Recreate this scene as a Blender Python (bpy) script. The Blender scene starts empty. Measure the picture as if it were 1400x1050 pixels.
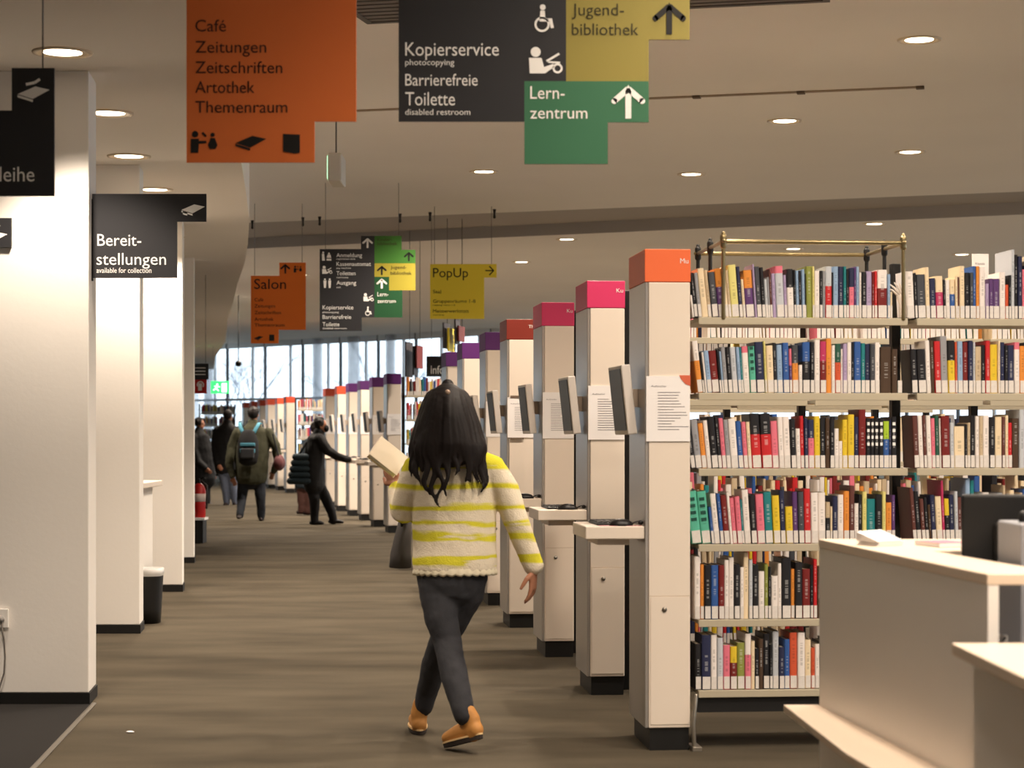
import bpy, bmesh, math, random
from mathutils import Vector, Matrix
random.seed(7)
sc = bpy.context.scene
COL = sc.collection
F = 2722.0            # focal length in pixels of the 1400 px wide frame
EYE = 1.40
HOR = 590.0           # horizon row

def lin(c):
    return tuple(((v/255.0)/12.92 if v/255.0 <= .04045 else ((v/255.0+.055)/1.055)**2.4) for v in c)

# ------------------------------------------------------------------ camera
cam_d = bpy.data.cameras.new('camera')
cam = bpy.data.objects.new('camera', cam_d); COL.objects.link(cam)
cam.location = (0, 0, EYE); cam.rotation_euler = (math.pi/2, 0, 0)
cam_d.sensor_width = 36.0; cam_d.lens = F*36.0/1400.0
cam_d.shift_y = (HOR-525.0)/1400.0
cam_d.clip_end = 400
cam_d.dof.use_dof = True; cam_d.dof.focus_distance = 12.0; cam_d.dof.aperture_fstop = 4.5
sc.camera = cam

# ------------------------------------------------------------------ world, exposure
W = bpy.data.worlds.new('sky'); sc.world = W; W.use_nodes = True
bg = W.node_tree.nodes['Background']
bg.inputs['Color'].default_value = (0.80, 0.90, 1.0, 1); bg.inputs['Strength'].default_value = 2.6
sc.view_settings.view_transform = 'Standard'; sc.view_settings.look = 'None'
sc.view_settings.exposure = 0.12; sc.view_settings.gamma = 1.0
sc.view_settings.use_curve_mapping = False
sc.cycles.use_denoising = True
sc.cycles.max_bounces = 12; sc.cycles.diffuse_bounces = 9; sc.cycles.transparent_max_bounces = 16
sc.cycles.sample_clamp_indirect = 6.0
LAMP = dict(power=270.0, color=(1.0, .845, .69), angle=math.radians(142), blend=.55)

# ------------------------------------------------------------------ materials
MATS = {}
def mat(name, rgb, rough=.6, metal=0.0, emit=None, noise=0.0, nscale=8.0, bump=0.0, bscale=60.0, spec=.35):
    if name in MATS: return MATS[name]
    m = bpy.data.materials.new(name); m.use_nodes = True
    nt = m.node_tree; b = nt.nodes['Principled BSDF']
    c = lin(rgb)
    b.inputs['Base Color'].default_value = (*c, 1)
    b.inputs['Roughness'].default_value = rough; b.inputs['Metallic'].default_value = metal
    b.inputs['Specular IOR Level'].default_value = spec
    tc = nt.nodes.new('ShaderNodeTexCoord')
    if noise > 0:
        n = nt.nodes.new('ShaderNodeTexNoise'); n.inputs['Scale'].default_value = nscale; n.inputs['Detail'].default_value = 4
        nt.links.new(tc.outputs['Object'], n.inputs['Vector'])
        r = nt.nodes.new('ShaderNodeValToRGB')
        lo = tuple(max(0, v*(1-noise)) for v in c); hi = tuple(min(1, v*(1+noise)) for v in c)
        r.color_ramp.elements[0].position = .3; r.color_ramp.elements[0].color = (*lo, 1)
        r.color_ramp.elements[1].position = .7; r.color_ramp.elements[1].color = (*hi, 1)
        nt.links.new(n.outputs['Fac'], r.inputs['Fac']); nt.links.new(r.outputs['Color'], b.inputs['Base Color'])
    if bump > 0:
        n2 = nt.nodes.new('ShaderNodeTexNoise'); n2.inputs['Scale'].default_value = bscale; n2.inputs['Detail'].default_value = 3
        nt.links.new(tc.outputs['Object'], n2.inputs['Vector'])
        bp = nt.nodes.new('ShaderNodeBump'); bp.inputs['Strength'].default_value = bump; bp.inputs['Distance'].default_value = .01
        nt.links.new(n2.outputs['Fac'], bp.inputs['Height']); nt.links.new(bp.outputs['Normal'], b.inputs['Normal'])
    if emit:
        b.inputs['Emission Color'].default_value = (*lin(emit[0]), 1); b.inputs['Emission Strength'].default_value = emit[1]
    MATS[name] = m
    return m

def carpet_mat():
    m = mat('carpet', (140, 131, 118), rough=.95, spec=.1)
    nt = m.node_tree; b = nt.nodes['Principled BSDF']; tc = nt.nodes.new('ShaderNodeTexCoord')
    n1 = nt.nodes.new('ShaderNodeTexNoise'); n1.inputs['Scale'].default_value = 220; n1.inputs['Detail'].default_value = 2
    n2 = nt.nodes.new('ShaderNodeTexNoise'); n2.inputs['Scale'].default_value = 1.6; n2.inputs['Detail'].default_value = 6
    mp = nt.nodes.new('ShaderNodeMapping'); mp.inputs['Scale'].default_value = (.6, 1.6, 1)
    nt.links.new(tc.outputs['Object'], n1.inputs['Vector']); nt.links.new(tc.outputs['Object'], mp.inputs['Vector'])
    nt.links.new(mp.outputs['Vector'], n2.inputs['Vector'])
    r1 = nt.nodes.new('ShaderNodeValToRGB')
    r1.color_ramp.elements[0].position = .3; r1.color_ramp.elements[0].color = (*lin((77, 70, 58)), 1)
    r1.color_ramp.elements[1].position = .7; r1.color_ramp.elements[1].color = (*lin((100, 91, 76)), 1)
    mx = nt.nodes.new('ShaderNodeMixRGB'); mx.blend_type = 'MULTIPLY'; mx.inputs[0].default_value = .5
    nt.links.new(n2.outputs['Fac'], r1.inputs['Fac']); nt.links.new(r1.outputs['Color'], mx.inputs[1]); nt.links.new(n1.outputs['Fac'], mx.inputs[2])
    nt.links.new(mx.outputs['Color'], b.inputs['Base Color'])
    bp = nt.nodes.new('ShaderNodeBump'); bp.inputs['Strength'].default_value = .4; bp.inputs['Distance'].default_value = .004
    nt.links.new(n1.outputs['Fac'], bp.inputs['Height']); nt.links.new(bp.outputs['Normal'], b.inputs['Normal'])
    return m

def glass_mat():
    m = bpy.data.materials.new('window_glass'); m.use_nodes = True; nt = m.node_tree
    for n in list(nt.nodes): nt.nodes.remove(n)
    out = nt.nodes.new('ShaderNodeOutputMaterial'); mx = nt.nodes.new('ShaderNodeMixShader')
    t = nt.nodes.new('ShaderNodeBsdfTransparent'); t.inputs[0].default_value = (.70, .735, .75, 1)
    g = nt.nodes.new('ShaderNodeBsdfGlossy'); g.inputs['Roughness'].default_value = .02
    mx.inputs[0].default_value = .05
    nt.links.new(t.outputs[0], mx.inputs[1]); nt.links.new(g.outputs[0], mx.inputs[2]); nt.links.new(mx.outputs[0], out.inputs[0])
    MATS['glass'] = m; return m

CREAM = mat('cream_laminate', (226, 213, 198), rough=.45, noise=.015, nscale=3)
CREAM2 = mat('cream_laminate_edge', (206, 190, 172), rough=.5)
SIDE = mat('satin_aluminium', (176, 172, 168), rough=.32, metal=.65, noise=.03, nscale=2)
BLACKP = mat('black_plinth', (22, 21, 20), rough=.5)
BLACK = mat('black_steel', (24, 23, 23), rough=.5)
DARKPL = mat('black_plastic', (30, 30, 31), rough=.45)
PLASTER = mat('white_plaster', (236, 231, 224), rough=.8, noise=.02, nscale=1.2, bump=.05, bscale=40)
CEIL = mat('ceiling_plaster', (243, 238, 230), rough=.85, noise=.015, nscale=.8)
CARPET = carpet_mat()
MATT = mat('dark_entrance_mat', (28, 25, 23), rough=.95, noise=.2, nscale=200)
ALU = mat('aluminium', (150, 143, 132), rough=.35, metal=.7)
STEELSH = mat('olive_grey_steel', (182, 172, 150), rough=.45, metal=.1)
BRASS = mat('brass_tube', (150, 135, 100), rough=.3, metal=.85)
PAPER = mat('white_paper', (238, 234, 232), rough=.8)
INK = mat('grey_ink', (120, 115, 120), rough=.8)
PAGES = mat('book_pages', (226, 214, 190), rough=.85, noise=.06, nscale=300)
LABELW = mat('white_label', (212, 206, 200), rough=.7, noise=.05, nscale=160)
GLASS = glass_mat()
MULL = mat('dark_window_frame', (70, 76, 82), rough=.5)
MULLW = mat('white_window_frame', (225, 230, 235), rough=.5)
CABLE = mat('steel_cable', (120, 115, 110), rough=.4, metal=.6)
TXT_W = mat('white_lettering', (232, 230, 226), rough=.6)
TXT_K = mat('black_lettering', (20, 18, 16), rough=.6)
TXT_B = mat('brown_lettering', (62, 30, 18), rough=.6)
TXT_O = mat('olive_lettering', (52, 46, 16), rough=.6)
PANEL_K = mat('charcoal_sign_panel', (40, 40, 43), rough=.55)
PANEL_O = mat('orange_sign_panel', (212, 110, 52), rough=.55)
PANEL_Y = mat('yellow_sign_panel', (240, 216, 62), rough=.55)
PANEL_OL = mat('olive_sign_panel', (150, 138, 44), rough=.55)
PANEL_G = mat('green_sign_panel', (52, 104, 74), rough=.55)
PANEL_LG = mat('leaf_green_sign_panel', (54, 106, 36), rough=.55)
RED = mat('red_paint', (180, 30, 28), rough=.4)

# ------------------------------------------------------------------ geometry helpers
def px(x, y, d):
    return Vector(((x-700.0)*d/F, d, EYE-(y-HOR)*d/F))

class Letters:
    def __init__(s): s.items = []
    def new(s): q = MB(); s.items.append(q); return q
def each(fn):
    def wrapped(mb, *a, **k): return fn(mb.new() if isinstance(mb, Letters) else mb, *a, **k)
    return wrapped
class MB:
    def __init__(s): s.v = []; s.f = []; s.m = []; s.sm = []
    def add(s, verts, faces, mi=0, smooth=False):
        o = len(s.v); s.v += [tuple(v) for v in verts]
        for f in faces:
            s.f.append([i+o for i in f]); s.m.append(mi); s.sm.append(smooth)
    def box(s, lo, hi, mi=0, M=None):
        x0, y0, z0 = lo; x1, y1, z1 = hi
        vs = [Vector(p) for p in ((x0,y0,z0),(x1,y0,z0),(x1,y1,z0),(x0,y1,z0),(x0,y0,z1),(x1,y0,z1),(x1,y1,z1),(x0,y1,z1))]
        if M is not None: vs = [M @ v for v in vs]
        s.add(vs, [(0,3,2,1),(4,5,6,7),(0,1,5,4),(1,2,6,5),(2,3,7,6),(3,0,4,7)], mi)
    def prism(s, poly, y0, y1, mi=0, to=None):
        """poly: (a, b) list in a plane; extruded from y0 to y1 along the third axis; to(a, b, y) gives a point"""
        if to is None: to = lambda a, b, y: Vector((a, y, b))
        ar = sum(poly[i][0]*poly[(i+1) % len(poly)][1]-poly[(i+1) % len(poly)][0]*poly[i][1] for i in range(len(poly)))
        if ar < 0: poly = poly[::-1]
        n = len(poly)
        vs = [to(a, b, y0) for a, b in poly]+[to(a, b, y1) for a, b in poly]
        fs = [tuple(range(n)), tuple(range(2*n-1, n-1, -1))]+[(i, n+i, n+(i+1) % n, (i+1) % n) for i in range(n)]
        s.add(vs, fs, mi)
    def tube(s, pts, rad, n=10, mi=0, caps=True, side=None, smooth=True):
        """rad: number, list of numbers or list of (rx, ry); rounded caps"""
        pts = [Vector(p) for p in pts]; k = len(pts)
        if not isinstance(rad, (list, tuple)): rad = [rad]*k
        rad = [(r, r) if not isinstance(r, (list, tuple)) else r for r in rad]
        ref = Vector(side) if side else Vector((1, 0, 0))
        rings = []
        def ring(p, t, rx, ry):
            u = ref-t*ref.dot(t)
            if u.length < .15:
                alt = Vector((0, 1, 0)); u = alt-t*alt.dot(t)
            u.normalize(); w = t.cross(u)
            return [p+u*(rx*math.cos(2*math.pi*i/n))+w*(ry*math.sin(2*math.pi*i/n)) for i in range(n)]
        for i in range(k):
            t = (pts[min(i+1, k-1)]-pts[max(i-1, 0)]).normalized()
            rx, ry = rad[i]
            if caps and i == 0:
                m = min(rx, ry)
                for a in (80, 50, 25):
                    rings.append(ring(pts[0]-t*m*math.sin(math.radians(a)), t, rx*math.cos(math.radians(a)), ry*math.cos(math.radians(a))))
            rings.append(ring(pts[i], t, rx, ry))
            if caps and i == k-1:
                m = min(rx, ry)
                for a in (25, 50, 80):
                    rings.append(ring(pts[i]+t*m*math.sin(math.radians(a)), t, rx*math.cos(math.radians(a)), ry*math.cos(math.radians(a))))
        vs = [v for r in rings for v in r]; fs = []
        for j in range(len(rings)-1):
            for i in range(n):
                a = j*n+i; b = j*n+(i+1) % n
                fs.append((a, b, b+n, a+n))
        fs.append(tuple(reversed(range(n)))); fs.append(tuple(range(len(vs)-n, len(vs))))
        s.add(vs, fs, mi, smooth)
    def ell(s, c, ax, n=14, m=9, mi=0):
        c = Vector(c); A = [Vector(a) for a in ax]
        pts = [c+A[2]*math.cos(math.pi*j/m)*1.0+(A[0]*math.cos(2*math.pi*i/n)+A[1]*math.sin(2*math.pi*i/n))*math.sin(max(.02, min(math.pi-.02, math.pi*j/m))) for j in range(m+1) for i in range(n)]
        fs = [(j*n+i, (j+1)*n+i, (j+1)*n+(i+1) % n, j*n+(i+1) % n) for j in range(m) for i in range(n)]
        fs += [tuple(range(n)), tuple(reversed(range(m*n, (m+1)*n)))]
        s.add(pts, fs, mi, True)
    def build(s, name, mats, parent=None, loc=None, bevel=0, seg=2, solid=0):
        me = bpy.data.meshes.new(name)
        off = Vector(loc) if loc is not None else Vector((0, 0, 0))
        me.from_pydata([tuple(Vector(v)-off) for v in s.v], [], s.f)
        if not isinstance(mats, (list, tuple)): mats = [mats]
        for m in mats: me.materials.append(m)
        me.polygons.foreach_set('material_index', s.m); me.polygons.foreach_set('use_smooth', s.sm)
        me.validate(); me.update()
        o = bpy.data.objects.new(name, me); COL.objects.link(o); o.location = off
        if parent is not None: o.parent = parent
        if bevel:
            b = o.modifiers.new('bevel', 'BEVEL'); b.width = bevel; b.segments = seg; b.limit_method = 'ANGLE'; b.angle_limit = math.radians(50)
        return o

def tag(o, label, cat, group=None):
    o['label'] = label; o['category'] = cat
    if group: o['group'] = group
    return o
def struct(o, label=None):
    o['kind'] = 'structure'
    if label: o['label'] = label
    return o
def thing(name, label, cat, loc=(0, 0, 0), rotz=0, group=None):
    o = bpy.data.objects.new(name, None); COL.objects.link(o)
    o.location = loc; o.rotation_euler = (0, 0, rotz); o.empty_display_size = .1
    return tag(o, label, cat, group)
def part(mb, name, mats, parent, bevel=0, label=None):
    """part whose verts are given in the parent's local frame"""
    o = mb.build(name, mats, parent, bevel=bevel)
    if label: o['label'] = label
    return o
def worldpart(mb, name, mats, root, bevel=0, label=None):
    """part whose verts are given in world space under an unrotated, translated root (or a part of it)"""
    off = Vector((0, 0, 0)); r = root
    while r is not None: off += Vector(r.location); r = r.parent
    mb.v = [tuple(Vector(v)-off) for v in mb.v]
    return part(mb, name, mats, root, bevel, label)

def heading(z):       # the aisle bends gently: direction of its axis at depth z
    return math.atan(.113+(z-14.0)*.0037)

# ------------------------------------------------------------------ room shell
HC = 4.0; HC2 = 4.0; SOF = 3.25; REC = .15
def zA(X): return 23.6-.366*X
def zB(X): return 26.6-.45*X
FP1 = Vector((-8.67, 59.0)); FP2 = Vector((.36, 49.5)); FD = (FP2-FP1).normalized()
def fac_at(X): t = (X-FP1.x)/FD.x; return FP1+FD*t
def ceil_h(X, Y):
    a, b = zA(X), zB(X)
    if Y < a: return HC
    if Y > b: return HC2
    return HC+REC

m = MB(); m.box((-16, -4, -.2), (16, 66, 0)); struct(m.build('floor', CARPET))
m = MB()
X0, X1 = -16, 16
m.add([(X0,-4,HC),(X1,-4,HC),(X1,zA(X1),HC),(X0,zA(X0),HC)], [(3,2,1,0)])
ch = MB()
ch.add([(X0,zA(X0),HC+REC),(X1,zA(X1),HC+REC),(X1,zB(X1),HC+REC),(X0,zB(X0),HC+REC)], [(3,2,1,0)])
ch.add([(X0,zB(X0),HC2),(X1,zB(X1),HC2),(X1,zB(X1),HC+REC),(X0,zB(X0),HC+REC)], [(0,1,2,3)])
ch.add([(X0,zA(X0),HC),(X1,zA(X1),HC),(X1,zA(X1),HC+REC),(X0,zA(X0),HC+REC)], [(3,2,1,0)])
struct(ch.build('ceiling_shade_channel', mat('shaded_ceiling_plaster', (176,170,164), rough=.85)))  # same plaster as the ceiling; the band's shade is painted in as grey
fa, fb = fac_at(X0), fac_at(X1)
m.add([(X0,zB(X0),HC2),(X1,zB(X1),HC2),(X1,fb.y,HC2),(X0,fa.y,HC2)], [(3,2,1,0)])
co = m.build('ceiling', CEIL); struct(co)
# dropped soffit along the service side, with a gently curved edge
EDGE = [(-1.0,-4),(-1.05,2),(-1.25,7.5),(-1.53,10.5),(-1.86,13.68),(-2.08,15.6),(-2.29,17.36),(-2.60,19.6),(-2.94,21.9),(-3.45,25.0),(-4.1,29.2),(-4.81,33.6),(-5.95,41.3),(-7.3,49.0),(-8.85,59.1)]
poly = [(x, y) for x, y in EDGE]+[(-15.9, 66.4), (-15.9, -4)]
m = MB(); m.prism(poly, SOF, HC+.05, to=lambda a, b, h: Vector((a, b, h)))
struct(m.build('ceiling_soffit', CEIL))
m = MB(); m.box((-16.2, -4.2, -.2), (-16, 66, 4.2)); struct(m.build('wall_left', PLASTER))
m = MB(); m.box((-16, -4.2, 0), (16, -4, 4.2)); struct(m.build('wall_back', PLASTER))
m = MB(); m.box((16, -4, -.2), (16.2, fb.y+.3, .6)); m.box((16, -4, 3.7), (16.2, fb.y+.3, 4.2))
struct(m.build('wall_right', PLASTER))
wr = MB()
wr.add([(16.1,-4,.6),(16.1,fb.y,.6),(16.1,fb.y,3.7),(16.1,-4,3.7)], [(0,1,2,3)], 1)
for k in range(17):
    y = -4+k*2.4
    if y < fb.y: wr.box((16.03,y-.04,.6),(16.17,y+.04,3.7), 0)
struct(wr.build('window_99', [MULL, GLASS]))  # unseen side glazing, added to let in more daylight
# facade glazing
FN = Vector((-FD.y, FD.x))          # into the outside (away from the camera)
def fpt(t, n, h): p = FP1+FD*t+FN*n; return Vector((p.x, p.y, h))
def t_at_px(x):
    k = (x-700.0)/F                 # X = k*Y
    return (k*FP1.y-FP1.x)/(FD.x-k*FD.y)
bays = [t_at_px(311+51.6*i) for i in range(-8, 9)]
tb = t_at_px(311+51.6*8)
while fpt(tb, 0, 0).x < 15.5:
    tb += 1.25; bays.append(tb)
for i in range(len(bays)-1):
    a, b = bays[i], bays[i+1]
    w = MB()
    def fbox(t0, t1, h0, h1, n0=-.05, n1=.05, mi=0):
        vs = [fpt(t0,n0,h0),fpt(t1,n0,h0),fpt(t1,n1,h0),fpt(t0,n1,h0),fpt(t0,n0,h1),fpt(t1,n0,h1),fpt(t1,n1,h1),fpt(t0,n1,h1)]
        w.add(vs, [(0,3,2,1),(4,5,6,7),(0,1,5,4),(1,2,6,5),(2,3,7,6),(3,0,4,7)], mi)
    fbox(a-.022, a+.022, 0, HC2, -.04, .04, 0)
    s_ = a+(b-a)*.68
    fbox(s_-.03, s_+.03, .25, HC2-.12, -.03, .03, mi=1)
    fbox(a+.035, b-.035, HC2-.16, HC2, mi=1); fbox(a+.035, b-.035, 2.30, 2.37, mi=1); fbox(a+.035, b-.035, 0, .25, mi=1)
    w.add([fpt(a,0,.25),fpt(b,0,.25),fpt(b,0,HC2-.15),fpt(a,0,HC2-.15)], [(0,1,2,3)], 2)
    struct(w.build('window_%d' % (i+1), [MULL, MULLW, GLASS]))
# outside: ground and bare trees
m = MB(); m.add([(-90,30,-.6),(90,30,-.6),(90,170,-.6),(-90,170,-.6)], [(0,1,2,3)])
struct(m.build('ground', mat('frosty_ground', (190, 196, 200), rough=.9)))
BARK = mat('grey_bark', (140, 146, 156), rough=.9)
def bare_tree(x, y, h, label):
    mb = MB()
    def grow(p, d, l, r, lev):
        q = p+d*l
        mb.tube([p, p+d*l*.5+Vector((random.uniform(-.03,.03)*l, random.uniform(-.03,.03)*l, 0)), q], [r, r*.85, r*.65], n=5, caps=False)
        if lev == 0: return
        for k in range(3 if lev > 1 else 4):
            nd = (d+Vector((random.uniform(-.8,.8), random.uniform(-.8,.8), random.uniform(-.2,.5)))).normalized()
            grow(p+d*l*random.uniform(.55, 1), nd, l*random.uniform(.55,.8), r*.55, lev-1)
    grow(Vector((0,0,0)), Vector((0,0,1)), h*.36, .055, 5)
    o = mb.build('bare_tree', BARK); o.location = (x, y, -.6)
    tag(o, label, 'tree', 'bare trees outside')
tl = ['bare tree outside behind the leftmost window bays', 'bare tree outside behind the second bay of glazing', 'bare tree outside behind the mid glazing above the passers-by',
      'bare tree outside between the hanging orange and charcoal signs', 'bare tree outside behind the glazing under the charcoal sign', 'bare tree outside behind the glazing beside the info sign']
for i, (x, y) in enumerate([(-19,92),(-14.5,103),(-11.5,86),(-8.6,100),(-5.5,84),(-3.2,98)]):
    bare_tree(x, y, 7.5, tl[i])

# wall slabs on the left, stepping back with the aisle
SLABS = [(10.21,-2.17,.34),(13.8,-2.58,.34),(17.4,-2.88,.34),(21.2,-3.385,.34)]
for i, (z, x, t) in enumerate(SLABS):
    m = MB(); h = heading(z)
    M = Matrix.Translation((x, z, 0)) @ Matrix.Rotation(h, 4, 'Z')
    m.box((-5.5,0,.06),(0,t,SOF), 0, M=Matrix.Translation((x,z,0)) @ Matrix.Shear('XY', 4, (0,0)) )
    # side face follows the aisle axis
    dx = -t*math.tan(h)
    m.v = [(vx+(dx if abs(vx-x) < 1e-4 and vy > z+.1 else 0), vy, vz) for vx, vy, vz in m.v]
    struct(m.build('wall_left_%d' % (i+1), PLASTER, bevel=.006))
    b = MB(); b.box((x-5.5,z-.006,0),(x+.006,z+t+.006,.06)); b.v = [(vx+(dx if abs(vx-x-.006) < 1e-4 and vy > z+.1 else 0), vy, vz) for vx, vy, vz in b.v]
    struct(b.build('baseboard_left_%d' % (i+1), BLACKP))
# dark mat and its metal trim
P1 = px(125,963,10.22); P2 = Vector((-2.0, 8.28, 0)); dd = (P2-P1).normalized()
P3 = P1+dd*8
m = MB(); m.prism([(P1.x,10.19),(P3.x,P3.y),(-8,P3.y),(-8,10.19)], .0005, .005, to=lambda a,b,h: Vector((a,b,h)))
tag(m.build('entrance_mat', MATT), 'dark charcoal entrance mat in front of the nearest white wall', 'mat')
m = MB(); m.tube([Vector((P1.x+.012,P1.y,.004)), Vector((P3.x+.012,P3.y,.004))], [(.014,.006)]*2, n=8, caps=False)
struct(m.build('trim_1', ALU))

# ------------------------------------------------------------------ ceiling downlights
EMIT = mat('lamp_glow', (255, 236, 205), emit=((255, 232, 200), 9.0))
RIM = mat('lamp_rim', (215, 200, 178), rough=.4)
REFL = mat('lamp_reflector', (240, 222, 190), rough=.3)
CAN = mat('lamp_can', (190, 175, 150), rough=.5)
_ld = None
def downlight(x, y, label, power=1.0, r=.125, ang=None):
    z = SOF if (x < -1 and in_soffit(x, y)) else ceil_h(x, y)
    t = thing('ceiling_downlight', label, 'ceiling light', (x, y, z), 0, 'recessed ceiling downlights')
    n = 28
    def ringm(name, prof, mt):
        mb = MB(); vs = []; fs = []
        for (rr, zz) in prof: vs += [(rr*math.cos(2*math.pi*i/n), rr*math.sin(2*math.pi*i/n), zz) for i in range(n)]
        for j in range(len(prof)-1):
            for i in range(n): fs.append((j*n+i, j*n+(i+1) % n, (j+1)*n+(i+1) % n, (j+1)*n+i))
        mb.add(vs, fs, 0, True); return part(mb, name, mt, t)
    ringm('rim', [(r+.022,-.001),(r+.02,-.009),(r,-.011),(r-.004,-.004)], RIM)
    ringm('reflector', [(r-.003,-.009),(r-.02,-.0045),(r-.035,-.0035)], REFL)
    mb = MB(); mb.add([((r-.03)*math.cos(2*math.pi*i/n), (r-.03)*math.sin(2*math.pi*i/n), -.004) for i in range(n)], [tuple(reversed(range(n)))])
    part(mb, 'lamp', EMIT, t)
    ld = bpy.data.lights.new('downlight_lamp', 'SPOT'); ld.energy = LAMP['power']*power*(1.0 if y < 11 else 1.3 if y < 19 else 1.8 if y < 26 else 2.3); ld.color = LAMP['color']
    ld.spot_size = ang or LAMP['angle']; ld.spot_blend = LAMP['blend']; ld.shadow_soft_size = .07
    lo = bpy.data.objects.new('downlight_lamp', ld); COL.objects.link(lo); lo.parent = t; lo.location = (0, 0, -.05)
    return t
def in_soffit(x, y):
    for (x0, y0), (x1, y1) in zip(EDGE[:-1], EDGE[1:]):
        if y0 <= y <= y1: return x < x0+(x1-x0)*(y-y0)/(y1-y0)
    return False
ORD = ['first','second','third','fourth','fifth','sixth','seventh','eighth','ninth','tenth','eleventh','twelfth','thirteenth','fourteenth','fifteenth','sixteenth','seventeenth','eighteenth','nineteenth','twentieth']
TENS = {20:'twent',30:'thirt',40:'fort',50:'fift'}
def ordw(n):
    if n <= 20: return ORD[n-1]
    t, u = divmod(n, 10)
    if u == 0: return TENS[t*10]+'ieth'
    return {2:'twenty',3:'thirty',4:'forty',5:'fifty'}[t]+'-'+ORD[u-1]
def light_row(name, pts, power=1.0, ang=None):
    for i, (x, y) in enumerate(pts):
        downlight(x, y, 'round recessed downlight, %s from the camera in the %s' % (ordw(i+1), name), power, .125, ang)
light_row('soffit row over the white walls', [(-2.1,7.85),(-2.19,9.7),(-2.34,11.55),(-2.57,13.36),(-2.73,15.2),(-2.96,17.0),(-3.25,18.9)], .66, math.radians(104))
def along(x, y, n, step):
    out = []
    for k in range(n):
        out.append((x, y)); h = heading(y); x -= math.sin(h)*step; y += math.cos(h)*step
    return out
light_row('ceiling row above the aisle', [(1.3,2.4),(1.2,5.9),(.9,9.4),(.55,12.9),(.2,16.4)])
downlight(-.28, 19.9, 'recessed downlight alone on the ceiling between the near and far charcoal signs', 1.0)
light_row('ceiling row above the terminal columns', [(3.7,2.7),(3.45,6.2),(3.1,9.7),(2.70,13.2),(2.28,16.65),(1.81,20.1),(1.28,23.6),(.74,26.9),(.146,30.5),(-1.1,37.4)])
light_row('ceiling row above the book stacks', [(6.4,7.8),(6.1,11.3),(5.8,14.8),(5.45,18.3),(5.02,21.8),(4.53,24.9),(4.0,28.3),(3.4,31.7),(2.8,35.1)])
light_row('entrance row behind the camera, added unseen', [(-.2,-1.6),(1.4,-1.2),(3.2,-1.4),(5.4,-1.2),(.3,1.0),(2.5,.8),(4.6,3.2),(2.3,4.3)], .5)  # out-of-view lamps added to light the column, book and counter fronts
light_row('added unseen row before nearest bookcase', [(.75,7.2),(2.3,7.3)], .42)  # extra lamps above the frame, added to brighten nearest column and books
light_row('ceiling row deep over the book stacks', [(9.2,9.4),(8.8,12.9),(8.4,16.4),(8.0,19.9),(7.3,25.0),(6.6,29.2)])
downlight(3.70, 18.5, 'lone recessed downlight between two rows above the nearest bookcase')
light_row('added hidden row before far windows', [(-.9,33.0),(-2.7,30.0),(-3.5,33.0),(-3.2,40.0),(-4.7,38.5),(-4.0,44.0),(-5.2,46.0)], .9)  # lamps added behind the hanging signs to lift the far ceiling and columns
light_row('added hidden row over last stacks', [(2.2,41.0),(4.2,41.0),(2.6,46.0),(6.4,36.0),(9.0,33.0)], 1.0)  # added fill lamps, kept out of sight behind columns and books
light_row('added hidden far soffit row', [(-5.2,31.0),(-6.9,43.0),(-7.8,48.0)], .5)  # added lamps hidden by the wall slabs, brightening the far left side
# thin slot track across the ceiling, and the grey grille near the camera
a = px(488,150.5,2722*2.6/439.5); b = px(1258,118,2722*2.6/472)
d = (b-a); L = d.length
m = MB(); m.box((0,-.02,-.012),(L,.02,-.0005)); o = m.build('ceiling_track', mat('ceiling_track_grey', (150,132,110), rough=.5))
o.location = (a.x, a.y, HC); o.rotation_euler = (0,0,math.atan2(d.y,d.x)); tag(o, 'thin ceiling track line running across above the hanging signs', 'ceiling track')
for k in (.62,.8,1.0):
    j = MB(); j.box((L*k-.03,-.03,-.02),(L*k+.03,.03,-.001)); part(j, 'joint', mat('track_joint', (90,75,60)), o)
a = px(505,28,2722*2.6/562); b = px(1130,-2,2722*2.6/592)
t = thing('ceiling_grille', 'grey recessed ceiling grille partly hidden behind the nearest charcoal sign', 'ceiling grille', (a.x,a.y,HC), math.atan2(b.y-a.y,b.x-a.x))
L = (b-a).length
m = MB(); m.box((0,-1.6,-.012),(L,0,-.002)); part(m, 'panel', mat('grille_grey', (118,112,108), rough=.5), t)
m = MB()
m.box((-.02,-.02,-.02),(L+.02,.02,-.001)); m.box((-.02,-1.62,-.02),(.02,.0,-.001)); m.box((L-.02,-1.62,-.02),(L+.02,0,-.001)); m.box((0,-1.62,-.02),(L,-1.58,-.001))
for k in range(1,16): m.box((0,-1.6+k*.1-.006,-.018),(L,-1.6+k*.1+.006,-.011))
part(m, 'frame', mat('grille_frame', (96,90,86), rough=.5), t)
hookm = mat('hook_black', (40,34,28))
for i, (x, y) in enumerate([(345,303),(414,299),(437,298),(547,294),(588,292),(676,288)]):
    dd_ = F*(HC-EYE)/(HOR-y); p = px(x, y, dd_-.15)
    m = MB(); m.tube([(0,0,0),(0,0,-.05),(0,0,-.09)], [.02,.012,.016], n=8)
    o = m.build('ceiling_hook', hookm); o.location = (p.x, p.y, HC-.004)
    tag(o, 'small dark ceiling hook, %s from the white soffit edge' % ordw(i+1), 'hook', 'ceiling hooks')

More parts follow.
